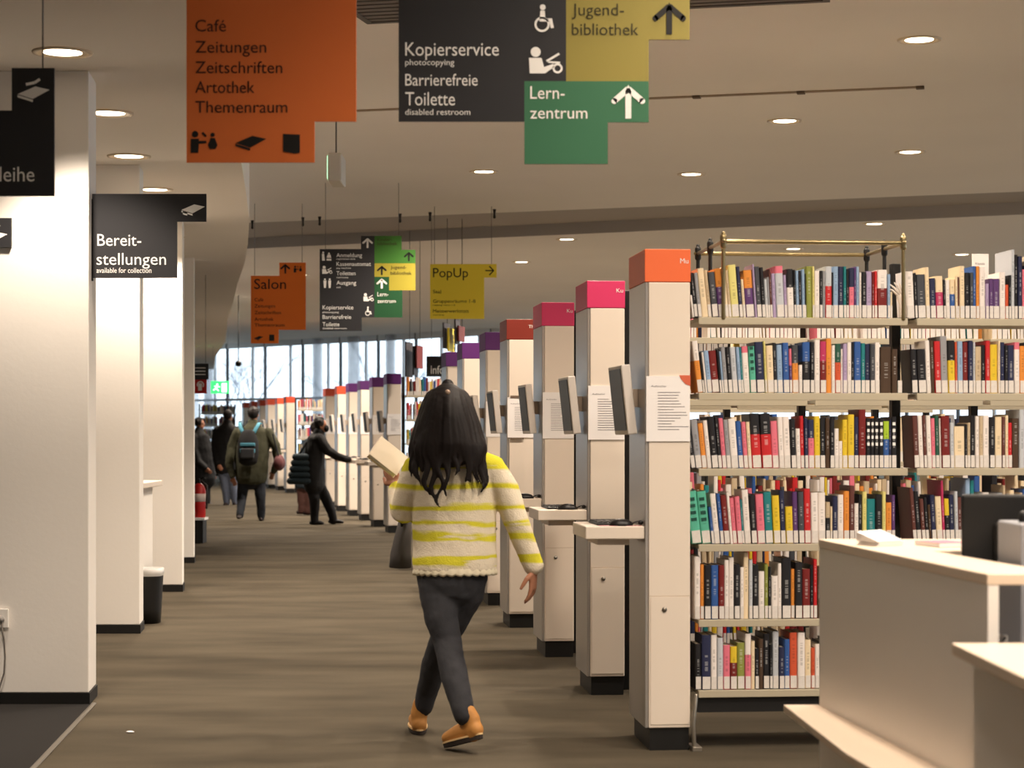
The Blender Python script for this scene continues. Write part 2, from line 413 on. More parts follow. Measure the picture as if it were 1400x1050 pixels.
# ------------------------------------------------------------------ lettering and pictograms
_tc = {}
def text_geo(s):
    if s in _tc: return _tc[s]
    c = bpy.data.curves.new('tmp', 'FONT'); c.body = s; c.resolution_u = 3
    o = bpy.data.objects.new('tmp', c); COL.objects.link(o)
    dg = bpy.context.evaluated_depsgraph_get()
    me = bpy.data.meshes.new_from_object(o.evaluated_get(dg))
    vs = [tuple(v.co) for v in me.vertices]; fs = [tuple(p.vertices) for p in me.polygons]
    bpy.data.objects.remove(o); bpy.data.curves.remove(c); bpy.data.meshes.remove(me)
    _tc[s] = (vs, fs); return vs, fs
CAP = None
def cap_h():
    global CAP
    if CAP is None:
        vs, _ = text_geo('H'); CAP = max(v[1] for v in vs)
    return CAP
@each
def put_text(mb, s, x0, x1, base, cap, d, mi=0):
    vs, fs = text_geo(s)
    lo = min(v[0] for v in vs); hi = max(v[0] for v in vs)
    kx = (x1-x0)/(hi-lo); ky = cap/cap_h()
    mb.add([px(x0+(v[0]-lo)*kx, base-v[1]*ky, d) for v in vs], fs, mi)
@each
def put_poly(mb, poly, d, mi=0):
    ar = sum(poly[i][0]*poly[(i+1) % len(poly)][1]-poly[(i+1) % len(poly)][0]*poly[i][1] for i in range(len(poly)))
    if ar > 0: poly = poly[::-1]
    mb.add([px(x, y, d) for x, y in poly], [tuple(range(len(poly)))], mi)
@each
def put_disc(mb, x, y, r, d, ry=None, n=20):
    ry = ry or r
    put_poly(mb, [(x+r*math.cos(2*math.pi*i/n), y+ry*math.sin(2*math.pi*i/n)) for i in range(n)], d)
@each
def put_stroke(mb, pts, w, d):
    for (xa, ya), (xb, yb) in zip(pts[:-1], pts[1:]):
        l = math.hypot(xb-xa, yb-ya); nx, ny = -(yb-ya)/l*w/2, (xb-xa)/l*w/2
        put_poly(mb, [(xa+nx,ya+ny),(xb+nx,yb+ny),(xb-nx,yb-ny),(xa-nx,ya-ny)], d)
@each
def put_ring(mb, x, y, r, w, d, a0=0, a1=360, n=24):
    for i in range(n):
        t0 = math.radians(a0+(a1-a0)*i/n); t1 = math.radians(a0+(a1-a0)*(i+1)/n)
        put_poly(mb, [(x+r*math.cos(t0),y+r*math.sin(t0)),(x+r*math.cos(t1),y+r*math.sin(t1)),(x+(r-w)*math.cos(t1),y+(r-w)*math.sin(t1)),(x+(r-w)*math.cos(t0),y+(r-w)*math.sin(t0))], d)
@each
def arrow_up(mb, x, y0, y1, w, d, hw=None):
    """centre x, top y0, bottom y1"""
    h = y1-y0; hw = hw or h*.5
    put_stroke(mb, [(x,y0+w*.7),(x,y1)], w, d)
    put_stroke(mb, [(x-hw,y0+hw),(x,y0+w*.3)], w, d); put_stroke(mb, [(x+hw,y0+hw),(x,y0+w*.3)], w, d)
    put_disc(mb, x-hw, y0+hw, w/2, d); put_disc(mb, x+hw, y0+hw, w/2, d); put_poly(mb, [(x-w*.55,y0+w*.9),(x,y0-w*.4),(x+w*.55,y0+w*.9)], d)
@each
def icon_book(mb, x, y, s, d):
    put_poly(mb, [(x-s,y+.12*s),(x+.1*s,y-.35*s),(x+s,y-.15*s),(x-.05*s,y+.42*s)], d)
    put_poly(mb, [(x-s,y+.17*s),(x-.05*s,y+.47*s),(x-.05*s,y+.62*s),(x-s,y+.32*s)], d)
@each
def icon_pen(mb, x, y, s, d):
    put_stroke(mb, [(x-.4*s,y+.1*s),(x+.1*s,y),(x+.4*s,y-.2*s)], s*.16, d)
@each
def icon_person_cup(mb, x, y, s, d):
    put_disc(mb, x-.55*s, y-.7*s, .3*s, d)
    put_poly(mb, [(x-.95*s,y-.3*s),(x-.2*s,y-.3*s),(x-.2*s,y-.1*s),(x+.45*s,y-.1*s),(x+.5*s,y+.12*s),(x-.2*s,y+.18*s),(x-.25*s,y+1.0*s),(x-.95*s,y+1.0*s)], d)
    put_stroke(mb, [(x+.1*s,y-.85*s),(x+.45*s,y-.5*s)], .2*s, d)
    put_disc(mb, x+1.05*s, y-.65*s, .2*s, d)
    put_poly(mb, [(x+.85*s,y-.35*s),(x+1.25*s,y-.35*s),(x+1.5*s,y+.3*s),(x+1.3*s,y+.65*s),(x+.8*s,y+.65*s),(x+.62*s,y+.3*s)], d)
@each
def icon_wheelchair(mb, x, y, s, d):
    put_disc(mb, x+.0*s, y-.95*s, .22*s, d)
    put_poly(mb, [(x-.18*s,y-.7*s),(x+.15*s,y-.7*s),(x+.2*s,y-.1*s),(x+.7*s,y-.1*s),(x+.85*s,y+.6*s),(x+.62*s,y+.65*s),(x+.5*s,y+.15*s),(x-.25*s,y+.12*s)], d)
    put_ring(mb, x-.05*s, y+.35*s, .58*s, .16*s, d)
@each
def icon_copier(mb, x, y, s, d):
    put_disc(mb, x-.55*s, y-.65*s, .3*s, d)
    put_poly(mb, [(x-.95*s,y-.3*s),(x-.2*s,y-.3*s),(x-.05*s,y+.25*s),(x+.5*s,y+.05*s),(x+.55*s,y+.25*s),(x,y+.62*s),(x-.9*s,y+.62*s)], d)
    put_stroke(mb, [(x+.1*s,y-.1*s),(x+.85*s,y-.55*s)], .13*s, d); put_stroke(mb, [(x+.2*s,y-.05*s),(x+.9*s,y-.02*s)], .1*s, d)
    put_ring(mb, x+.75*s, y+.32*s, .3*s, .12*s, d)
@each
def icon_people(mb, x, y, s, d):
    for k in (-.5, .5):
        put_disc(mb, x+k*s, y-.85*s, .2*s, d)
        put_poly(mb, [(x+k*s-.33*s,y-.6*s),(x+k*s+.33*s,y-.6*s),(x+k*s+.2*s,y+.95*s),(x+k*s-.2*s,y+.95*s)], d)
@each
def icon_desk(mb, x, y, s, d):
    put_disc(mb, x-.7*s, y-.8*s, .2*s, d); put_poly(mb, [(x-1.0*s,y-.55*s),(x-.5*s,y-.55*s),(x-.35*s,y+.9*s),(x-.95*s,y+.9*s)], d)
    put_disc(mb, x+.5*s, y-.6*s, .2*s, d); put_poly(mb, [(x+.2*s,y-.4*s),(x+.8*s,y-.4*s),(x+1.0*s,y+.3*s),(x,y+.3*s)], d); put_poly(mb, [(x,y+.5*s),(x+1.0*s,y+.5*s),(x+1.0*s,y+.9*s),(x,y+.9*s)], d)

def sign(name, label, cat, d, panels, cables=(), group=None, thick=.012, ceiling=None):
    """panels: list of (part name, polygon px, material, lettering list of (material, fn(mb, depth)))"""
    xs = [x for _, pl, _, _ in panels for x, _ in pl]; ys = [y for _, pl, _, _ in panels for _, y in pl]
    base = px((min(xs)+max(xs))/2, min(ys), d)
    t = thing(name, label, cat, base, 0, group)
    for (pn, pl, mt, letts) in panels:
        mb = MB(); pts = [px(x, y, d) for x, y in pl]
        mb.prism([(p.x, p.z) for p in pts], d, d+thick)
        po = worldpart(mb, pn, mt, t)
        for k, (lm, fn) in enumerate(letts):
            q = Letters(); fn(q, d-.0025)
            for it in q.items: worldpart(it, 'lettering', lm, po)
    for (cx, cy) in cables:
        p = px(cx, cy, d); top = ceiling or ceil_h(p.x, d)
        mb = MB(); mb.tube([(p.x,d+thick/2,p.z),(p.x,d+thick/2,top)], .003, n=6, caps=False); worldpart(mb, 'cable', CABLE, t)
    return t
D1 = 7.3
def L1(q, d):
    put_text(q,'Café',267,309,43,16,d); put_text(q,'Zeitungen',267,364,72,16,d); put_text(q,'Zeitschriften',267,386,100,16,d)
    put_text(q,'Artothek',267,348,127,16,d); put_text(q,'Themenraum',267,393,154,16,d)
def L1b(q, d):
    icon_person_cup(q,275,194,15,d); icon_book(q,343,193,21,d)
    put_poly(q,[(387,183),(410,184),(410,209),(403,210),(387,207)],d)
sign('hanging_sign','big orange hanging sign nearest the camera listing café and newspapers','sign',D1,
     [('orange_panel',[(255,-75),(487,-75),(487,166),(430,166),(430,222),(255,222)],PANEL_O,[(TXT_B,L1),(TXT_K,L1b)])],[(275,-75),(466,-75)])
def L2(q, d):
    put_text(q,'Kopierservice',554,682,76,18,d); put_text(q,'photocopying',554,621,89,8,d); put_text(q,'Barrierefreie',554,653,117,16,d)
    put_text(q,'Toilette',554,622,144,18,d); put_text(q,'disabled restroom',554,643,157,8,d)
    icon_wheelchair(q,742,27,18,d); icon_copier(q,745,86,23,d)
def L2y(q, d): put_text(q,'Jugend-',782,853,21,16,d); put_text(q,'bibliothek',782,873,48,16,d)
def L2ya(q, d): arrow_up(q,915,6,47,8,d,19)
def L2g(q, d):
    put_text(q,'Lern-',725,772,135,17,d); put_text(q,'zentrum',725,803,162,16,d); arrow_up(q,859,119,162,8,d,19)
sign('hanging_sign','big charcoal hanging sign with yellow and green panels nearest the camera','sign',D1,
     [('charcoal_panel',[(545,-110),(774,-110),(774,111),(717,111),(717,166),(545,166)],PANEL_K,[(TXT_W,L2)]),
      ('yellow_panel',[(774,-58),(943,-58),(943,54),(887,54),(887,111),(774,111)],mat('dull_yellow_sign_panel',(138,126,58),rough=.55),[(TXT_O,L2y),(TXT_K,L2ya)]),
      ('green_panel',[(717,111),(887,111),(887,167),(831,167),(831,224),(717,224)],PANEL_G,[(TXT_W,L2g)])],[(570,-110),(750,-110),(925,-58)])
def L3(q, d):
    put_text(q,'Ausleihe',-43,47,248,20,d); icon_book(q,46,126,22,d); icon_pen(q,45,113,24,d)
sign('hanging_sign','charcoal hanging sign for lending desk cut off at the frame edge','sign',D1,
     [('charcoal_panel',[(-150,151),(16,151),(16,93),(74,93),(74,268),(-150,268)],PANEL_K,[(TXT_W,L3)])],[(-120,151),(58,93)],ceiling=SOF)
def L4(q, d):
    put_text(q,'Bereit-',133,193,336,16,d); put_text(q,'stellungen',132,227,362,16,d); put_text(q,'available for collection',132,207,373,7,d)
    icon_book(q,264,285,16,d); put_poly(q,[(250,288),(256,290),(256,295),(250,293)],d)
DB = 10.33
sign('wall_sign','charcoal flag sign reading Bereitstellungen fixed to the first white wall','sign',DB,
     [('charcoal_panel',[(126,265),(282,265),(282,303),(242,303),(242,380),(126,380)],PANEL_K,[(TXT_W,L4)]),
      ('bracket',[(123,272),(127,272),(127,384),(123,384)],BLACK,[])])
def L5(q, d): icon_book(q,-2,322,12,d); icon_pen(q,-4,310,10,d)
sign('wall_sign','small charcoal sign on the nearest white wall at the frame edge','sign',10.19,
     [('charcoal_panel',[(-40,298),(15,298),(15,338),(-40,338)],PANEL_K,[(TXT_W,L5)])],thick=.02)
D6 = 20.8
def L6(q, d):
    for s_, x0, x1, b_, c_ in (('Anmeldung',460,495,351.5,5.4),('Kassenautomat',460,507,363.5,5.4),('Toiletten',460,486,376.2,5.4),('Ausgang',460,487,389.2,5.4),
                           ('registration desk',460,486,355,2.2),('pay machine',460,480,367.5,2.2),('restrooms',460,476,380.3,2.2),('exit',460,466,393.8,2.4),
                           ('Kopierservice',441,483,423,5.6),('photocopying',441,463,428,2.4),('Barrierefreie',441,480,436,5.4),('Toilette',441,464,446,5.4),('disabled restroom',441,474,450,2.4)):
        put_text(q,s_,x0,x1,b_,c_,d)
    arrow_up(q,502.5,326,339,2.6,d,6); icon_desk(q,446.5,350.5,6.5,d); icon_copier(q,447,370,7,d); icon_people(q,447.5,387.5,6.5,d)
    icon_copier(q,503.5,407.5,7,d); icon_wheelchair(q,503,426,6,d)
def L6a(q, d): put_text(q,'Kinder-',516,536,329.5,4,d); put_text(q,'bibliothek',516,543,335,4,d)
def L6b(q, d): arrow_up(q,559,345,357,2.4,d,5.5)
def L6c(q, d): arrow_up(q,522,364,376,2.4,d,5.5)
def L6d(q, d): put_text(q,'Jugend-',534,556,367.5,4.4,d); put_text(q,'bibliothek',534,563,375.5,4.4,d)
def L6e(q, d):
    arrow_up(q,522,381.5,394.5,2.8,d,6); put_text(q,'Lern-',516,531,405,5.6,d); put_text(q,'zentrum',516,541,414,5,d)
sign('hanging_sign','far charcoal directory sign with green and olive panels hanging mid hall','sign',D6,
     [('charcoal_panel',[(437,340.5),(493.5,340.5),(493.5,322.5),(512,322.5),(512,434),(494.5,434),(494.5,452.5),(437,452.5)],PANEL_K,[(TXT_W,L6)]),
      ('leaf_green_panel',[(512,322.5),(549,322.5),(549,341.5),(568,341.5),(568,360),(512,360)],PANEL_LG,[(TXT_O,L6a),(TXT_K,L6b)]),
      ('olive_panel',[(512,360),(568,360),(568,397),(532,397),(532,378.5),(512,378.5)],PANEL_OL,[(TXT_K,L6c),(TXT_O,L6d)]),
      ('green_panel',[(512,378.5),(532,378.5),(532,397),(550,397),(550,434),(512,434)],mat('deep_green_sign_panel',(22,70,38),rough=.55),[(TXT_W,L6e)])],[(445,340.5),(545,322.5)])
def L7(q, d): put_text(q,'Salon',347.5,391,395,13.5,d); arrow_up(q,390,361.5,374,2.4,d,5.5); icon_person_cup(q,406,368,4.6,d)
def L7b(q, d):
    for s_, x1, b_ in (('Café',360,412),('Zeitungen',376,420.5),('Zeitschriften',384,429.5),('Artothek',374,438.5),('Themenraum',389,446.5)): put_text(q,s_,348,x1,b_,4.4,d)
def L7c(q, d): icon_book(q,354,461.5,6,d); put_poly(q,[(368,457.5),(375,457.5),(375,466),(368,466)],d)
sign('hanging_sign','orange hanging sign headed Salon beside the far charcoal directory','sign',22.7,
     [('orange_panel',[(343,377),(382,377),(382,359),(418,359),(418,451),(381,451),(381,469.5),(343,469.5)],mat('deep_orange_sign_panel',(226,112,28),rough=.55),[(TXT_K,L7),(TXT_B,L7b),(TXT_K,L7c)])],[(348,377),(413,359)])
def L8(q, d):
    put_text(q,'PopUp',592,640,379,12.5,d); put_stroke(q,[(663.5,370),(674,370)],1.6,d); put_stroke(q,[(669,364),(675,370)],1.6,d); put_stroke(q,[(669,376),(675,370)],1.6,d)
def L8b(q, d):
    put_text(q,'Saal',592,603,401,4.6,d); put_text(q,'Gruppenräume 1-8',592,650,414,4.6,d); put_text(q,'meeting rooms 1-8',592,622,418,2,d); put_text(q,'Meisterwerkstatt',592,641,427.5,4.6,d); put_text(q,'workshop',592,607,431.5,2,d)
sign('hanging_sign','yellow hanging sign headed PopUp with an arrow to the side','sign',23.0,
     [('yellow_panel',[(588,361),(679,361),(679,379.5),(662,379.5),(662,436),(588,436)],PANEL_Y,[(TXT_K,L8),(TXT_O,L8b)])],[(594,361),(672,361)])
def L9(q, d): put_text(q,'Info',589,607,511,11,d)
sign('hanging_sign','charcoal hanging sign reading Info half hidden behind a purple-capped column','sign',26.0,
     [('charcoal_panel',[(583,487),(638,487),(638,515),(583,515)],PANEL_K,[(TXT_W,L9)])],[(590,487),(632,487)])
def LE(q, d):
    put_disc(q,297,525.5,1.3,d); put_stroke(q,[(297,527),(295,531),(291.5,533.5)],1.6,d); put_stroke(q,[(295.5,531),(299,534.5)],1.4,d); put_stroke(q,[(293,528),(301,529)],1.2,d)
    put_poly(q,[(303,524),(310,524),(310,536),(303,536)],d)
EXG = mat('exit_green', (40,190,90), emit=((60,220,110),1.6)); EXW = mat('exit_white', (235,255,240), emit=((225,255,235),2.2))
sign('exit_sign','glowing green emergency exit sign hanging before the far windows','exit sign',43.0,
     [('green_panel',[(288.5,521),(313,521),(313,538),(288.5,538)],EXG,[(EXW,LE)])],[(291,521),(311,521)],thick=.06)
def LF(q, d):
    put_ring(q,274,526,5,1.6,d,150,400); put_poly(q,[(271,524),(276,524),(276,534),(271,534)],d)
def LFw(q, d):
    for yy in (503,507.5,512): put_stroke(q,[(267,yy),(281,yy)],1.2,d)
sign('hanging_sign','black hanging sign above a red fire extinguisher plate by the last wall','sign',23.5,
     [('black_panel',[(262,497),(285,497),(285,519),(262,519)],PANEL_K,[(TXT_W,LFw)]),('red_panel',[(262,519),(282.5,519),(282.5,538),(262,538)],RED,[(TXT_W,LF)])],[(266,497),(281,497)],ceiling=SOF)
# signs seen nearly edge-on
def edge_sign(label, d, cols):
    base = px(cols[0][0], cols[0][2], d)
    t = thing('hanging_sign', label, 'sign', base, 0)
    for (x0, x1, y0, y1, nm, mt) in cols:
        mb = MB(); a = px(x0,y1,d); b = px(x1,y0,d)
        n = 6*(b.x-a.x)
        mb.add([(a.x,d,a.z),(b.x,d+n,a.z),(b.x,d+n,b.z),(a.x,d,b.z),(a.x-.02,d+.012,a.z),(b.x-.02,d+n+.012,a.z),(b.x-.02,d+n+.012,b.z),(a.x-.02,d+.012,b.z)],
               [(0,1,2,3),(7,6,5,4),(0,4,5,1),(3,2,6,7),(1,5,6,2),(0,3,7,4)])
        worldpart(mb, nm, mt, t)
        if nm != cols[0][4] and nm != cols[-1][4]: continue
        q = px((x0+x1)/2, y0, d); c = MB(); c.tube([(q.x,d+n/2,q.z-.02),(q.x,d+n/2,ceil_h(q.x,d+n/2))], .004, n=5, caps=False); worldpart(c,'cable',CABLE,t)
DRED = mat('dark_red_sign_panel',(110,36,30),rough=.6); DGREY = mat('grey_sign_panel',(80,74,76),rough=.6)
edge_sign('edge-on hanging sign in charcoal, yellow and dark red above the columns',25.5,[(607,614.5,441,476,'charcoal_panel',DGREY),(613.5,620,448,480,'yellow_panel',PANEL_Y),(623,628,436,470,'grey_panel',DGREY),(627.5,634.5,445,466,'dark_red_panel',DRED)])
edge_sign('edge-on hanging sign in grey and red above the middle bookcase',27.0,[(555.5,562.5,467,515,'grey_panel',DGREY),(566,570.5,473,513,'charcoal_panel',PANEL_K),(570,576.5,472,503,'red_panel',DRED)])
# emergency light box on a stem and a small dome camera on a rod
p = px(457,209,14.0); t = thing('emergency_light','slim pale box lamp hanging on a thin rod under the orange sign','lamp',(p.x,14.0,p.z))
m = MB(); m.box((-.045,-.02,-.2),(.052,.36,0)); part(m,'housing',mat('lamp_box_grey',(200,196,186),rough=.5),t,bevel=.012)
m = MB(); m.box((-.052,0,-.18),(-.046,.34,-.02)); part(m,'diffuser',mat('diffuser_green',(170,230,180),emit=((190,255,200),1.2)),t,label='pale green lit side panel')
m = MB(); m.tube([(0,.15,-.005),(0,.15,ceil_h(p.x,14.0)-p.z)], .006, n=8, caps=False); part(m,'rod',CABLE,t)
p = px(326,497,38.0); t = thing('dome_camera','small dark dome hanging on a thin rod before the far windows','camera',(p.x,38.0,p.z))
m = MB(); m.ell((0,0,0),((.06,0,0),(0,.06,0),(0,0,.06))); part(m,'dome',BLACK,t)
m = MB(); m.tube([(0,0,.05),(0,0,ceil_h(p.x,38)-p.z)], .009, n=8, caps=False); part(m,'rod',BLACK,t)

# ------------------------------------------------------------------ terminal columns
CAPC = {'orange':(232,108,60),'pink':(206,52,100),'dark red':(122,40,28),'purple':(88,34,104),'violet':(70,30,84),'rust':(196,74,46)}
HS = 2.20; SW = .20; SD = .46
MOUSEM = mat('mouse_black',(24,22,22),rough=.4); SCREEN = mat('dark_screen',(58,62,62),rough=.45,spec=.2); MONW = mat('monitor_casing',(214,206,198),rough=.5)
def text_local(mb, s, x0, z0, w, h, y):
    vs, fs = text_geo(s); lo = min(v[0] for v in vs); hi = max(v[0] for v in vs); k = w/(hi-lo); kz = h/cap_h()
    mb.add([(x0+(v[0]-lo)*k, y, z0+v[1]*kz) for v in vs], fs)
def column(X, Z, cap, label, code=None, sheet=True, desk=True, name='terminal_column', mouse_lab=None, mon_lab=None, sheet_lab=None, key_lab=None, short=''):
    h = heading(Z)
    t = thing(name, label, 'terminal column', (X, Z, 0), h, 'cream terminal columns along the aisle')
    m = MB(); m.box((.016,0,.10),(SW,SD,HS-.145)); body = part(m,'body',CREAM,t,bevel=.004)
    m = MB(); m.box((0,.004,.10),(.0155,SD,HS-.145)); part(m,'side_panel',SIDE,t,bevel=.003,label='satin metal side panel')
    cm = mat('cap_'+cap.replace(' ','_'), CAPC[cap], rough=.5)
    m = MB(); m.box((-.002,-.002,HS-.144),(SW+.002,SD,HS)); cp = part(m,'header_cap',cm,t,bevel=.003,label=cap+' header cap')
    if code:
        q = MB(); text_local(q, code, SW-.045, HS-.062, .036, .022, -.0045); part(q,'lettering',TXT_W,cp)
    m = MB(); m.box((.022,.012,0),(SW-.004,SD-.01,.10)); part(m,'plinth',BLACKP,t)
    m = MB(); m.box((.024,-.003,.115),(SW-.006,.001,.675)); dr = part(m,'locker_door',CREAM,t,bevel=.001)
    m = MB(); m.tube([(.085,-.004,.62),(.085,-.008,.62)], .011, n=12, caps=False); part(m,'lock',ALU,dr)
    m = MB(); m.box((.020,-.0012,.677),(SW-.002,.0004,.681)); part(m,'seam',CREAM2,t)
    if desk:
        m = MB(); m.box((-.262,.01,.928),(-.001,.46,.985)); part(m,'desk_shelf',CREAM,t,bevel=.005)
        m = MB(); m.box((-.20,.06,.90),(-.06,.40,.928)); part(m,'bracket',CREAM2,t)
        M4 = Matrix.Translation((X,Z,0)) @ Matrix.Rotation(h,4,'Z')
        # monitor on the column's aisle side
        g = thing('catalogue_monitor', 'catalogue monitor on '+short, 'monitor', M4 @ Vector((0,.23,1.54)), h, 'catalogue monitors')
        R = Matrix.Rotation(math.radians(-6),4,'Y') @ Matrix.Rotation(math.radians(1.5),4,'Z')
        T = Matrix.Translation((-.075,0,0)) @ R
        m = MB(); m.box((-.012,-.17,-.155),(.03,.17,.155),M=T); part(m,'casing',MONW,g,bevel=.006)
        m = MB(); m.box((-.0145,-.15,-.135),(-.0122,.15,.14),M=T); part(m,'screen',SCREEN,g)
        m = MB(); m.box((.028,-.06,-.06),(.045,.10,.09),M=T); m.box((-.04,-.03,-.03),(-.0005,.06,.05)); part(m,'bracket',CREAM2,g)
        # mouse and keyboard
        k = M4 @ Vector((-.14,.20,.985)); g = thing('keyboard', 'dark keyboard on shelf of '+short, 'keyboard', k, h, 'catalogue keyboards')
        m = MB(); m.box((-.06,-.10,0),(.07,.19,.012)); part(m,'casing',DARKPL,g,bevel=.004)
        m = MB()
        for a_ in range(5):
            for b_ in range(10): m.box((-.052+a_*.024,-.092+b_*.028,.0115),(-.034+a_*.024,-.070+b_*.028,.016))
        part(m,'keys',BLACK,g)
        k = M4 @ Vector((-.10,.045,.985))
        g = thing('computer_mouse', 'black mouse on shelf of '+short, 'mouse', k, h, 'black computer mice')
        m = MB(); m.ell((0,0,.002),((.055,0,0),(0,.030,0),(0,0,.030))); m.v=[(a,b,max(c,.0)) for a,b,c in m.v]; part(m,'shell',MOUSEM,g)
        m = MB(); m.tube([(.05,0,.01),(.068,0,.018),(.085,.006,.022),(.094,.01,.008)],.0035,n=6); m.ell((.088,.004,.014),((.012,0,0),(0,.008,0),(0,0,.01))); part(m,'cord',MOUSEM,g)
    if sheet:
        g = thing('notice_sheet', 'white notice sheet on '+short, 'notice', (Matrix.Translation((X,Z,0)) @ Matrix.Rotation(h,4,'Z')) @ Vector((.1,-.0045,1.50)), h, 'notice sheets on the columns')
        m = MB(); m.box((-.096,-.0012,-.143),(.098,.0035,.143)); part(m,'paper',PAPER,g)
        q = MB(); text_local(q,'Aufsteller',-.075,.095,.07,.008,-.0022)
        random.seed(int(Z*100))
        for r_ in range(14):
            z0 = .07-r_*.0125; w = random.uniform(.05,.14)
            q.add([(-.045,-.002,z0),(-.045+w,-.002,z0),(-.045+w,-.002,z0+.0028),(-.045,-.002,z0+.0028)],[(0,1,2,3)])
        part(q,'lettering',INK,g)
        if code == 'Mu':
            q = MB(); q.add([(.05,-.003,.147),(.10,-.003,.147),(.10,-.003,.10),(.078,-.003,.108),(.058,-.003,.13)],[(0,4,3,2,1)]); part(q,'corner_mark',mat('orange_corner',(206,100,70)),g,label='orange corner mark')
    return t
def SX(x, s): return (x-700.0)/s
colA = [(882,312,'orange','Mu','nearest cream terminal column, with orange cap'),
        (803,257.9,'pink','Ku','cream terminal column just behind the orange-capped one, with the nearer pink cap'),
        (741,220.7,'pink','Ku','third cream terminal column from the camera, with the farther pink cap'),
        (693,192,'dark red','Th','fourth cream terminal column, with the only dark red cap'),
        (663.7,170,'purple','','fifth cream terminal column, with purple cap right behind the dark red one'),
        (632,152,'purple','','sixth cream terminal column, with purple cap by the walking woman\'s hair'),
        (609.8,136,'purple','','seventh cream terminal column, with purple cap beside the info sign')]
SHORT = ['nearest, orange-capped column','nearer of two pink-capped columns','farther of two pink-capped columns','dark red capped column','purple-capped column next behind the dark red one','purple-capped column by the walking woman\'s hair','purple-capped column beside the info sign','column hidden behind the walking woman']
for k, (x, s, c, code, lab) in enumerate(colA):
    column(SX(x,s), F/s, c, lab, code, short=SHORT[k])
colB = [(528.8,99,'purple','purple cap, nearest of middle group'),(509,93,'purple','purple cap, second of middle group'),(492.5,87,'violet','dark violet cap, third of middle group'),
        (476.5,82.5,'purple','purple cap, fourth of middle group'),(461,78,'rust','rust cap, fifth of middle group'),(445,73.7,'rust','rust cap, last of middle group')]
for x, s, c, lab in colB:
    column(SX(x,s), F/s, c, 'cream terminal column with '+lab, None, short='column with '+lab)
colC = [(391,60,'rust cap, nearest of far group'),(379,57.5,'rust cap, second of far group'),(366,55.7,'rust cap, third of far group'),(355,53.7,'rust cap, fourth of far group'),(344,51.5,'rust cap, fifth of far group'),(333.5,49.5,'rust cap, last of far group')]
for x, s, lab in colC:
    column(SX(x,s), F/s, 'rust', 'cream terminal column with '+lab, None, sheet=False, short='column with '+lab)
M1 = Matrix.Translation((SX(882,312),F/312,0)) @ Matrix.Rotation(heading(F/312),4,'Z')
g = thing('mouse_pad','pink mouse pad on the shelf of nearest, orange-capped column','mouse pad',M1 @ Vector((-.11,.03,.9852)),heading(F/312))
m = MB(); m.box((-.09,-.012,0),(.10,.045,.0012)); part(m,'pad',mat('pink_pad',(206,140,146)),g)
# holder clips on the dark red column
S4 = F/192; h4 = heading(S4)
g = thing('sheet_holder','two thin dark rails of a sheet holder on the dark red capped column','holder',(Matrix.Translation((SX(693,192),S4,0)) @ Matrix.Rotation(h4,4,'Z')) @ Vector((.06,-.008,1.50)),h4)
for zz in (.15,-.15):
    m = MB(); m.box((-.035,-.004,zz-.006),(.06,.002,zz+.006)); part(m,'rail',mat('holder_brown',(110,92,76)),g)

# ------------------------------------------------------------------ book stacks
PAL = dict(K=(28,27,31),N=(38,42,72),G=(66,68,74),g=(146,146,150),S=(186,190,196),W=(228,220,214),C=(226,206,172),T=(190,170,140),Y=(216,186,48),L=(214,205,126),
           O=(216,136,56),E=(200,84,52),R=(190,38,42),D=(112,30,28),M=(94,54,48),P=(216,112,130),Q=(178,50,92),V=(88,56,108),U=(166,148,182),B=(48,86,150),A=(140,166,196),
           I=(34,120,124),J=(84,172,146),F=(40,84,68),H=(134,140,66),Z=(160,190,48),X=(72,54,40))
CN = dict(K='black',N='navy',G='dark grey',g='grey',S='silver-grey',W='white',C='cream',T='tan',Y='yellow',L='pale yellow',O='orange',E='orange-red',R='red',D='dark red',M='brown',P='pink',Q='magenta',
          V='purple',U='lilac',B='blue',A='light blue',I='teal',J='mint green',F='forest green',H='olive green',Z='lime',X='dark brown')
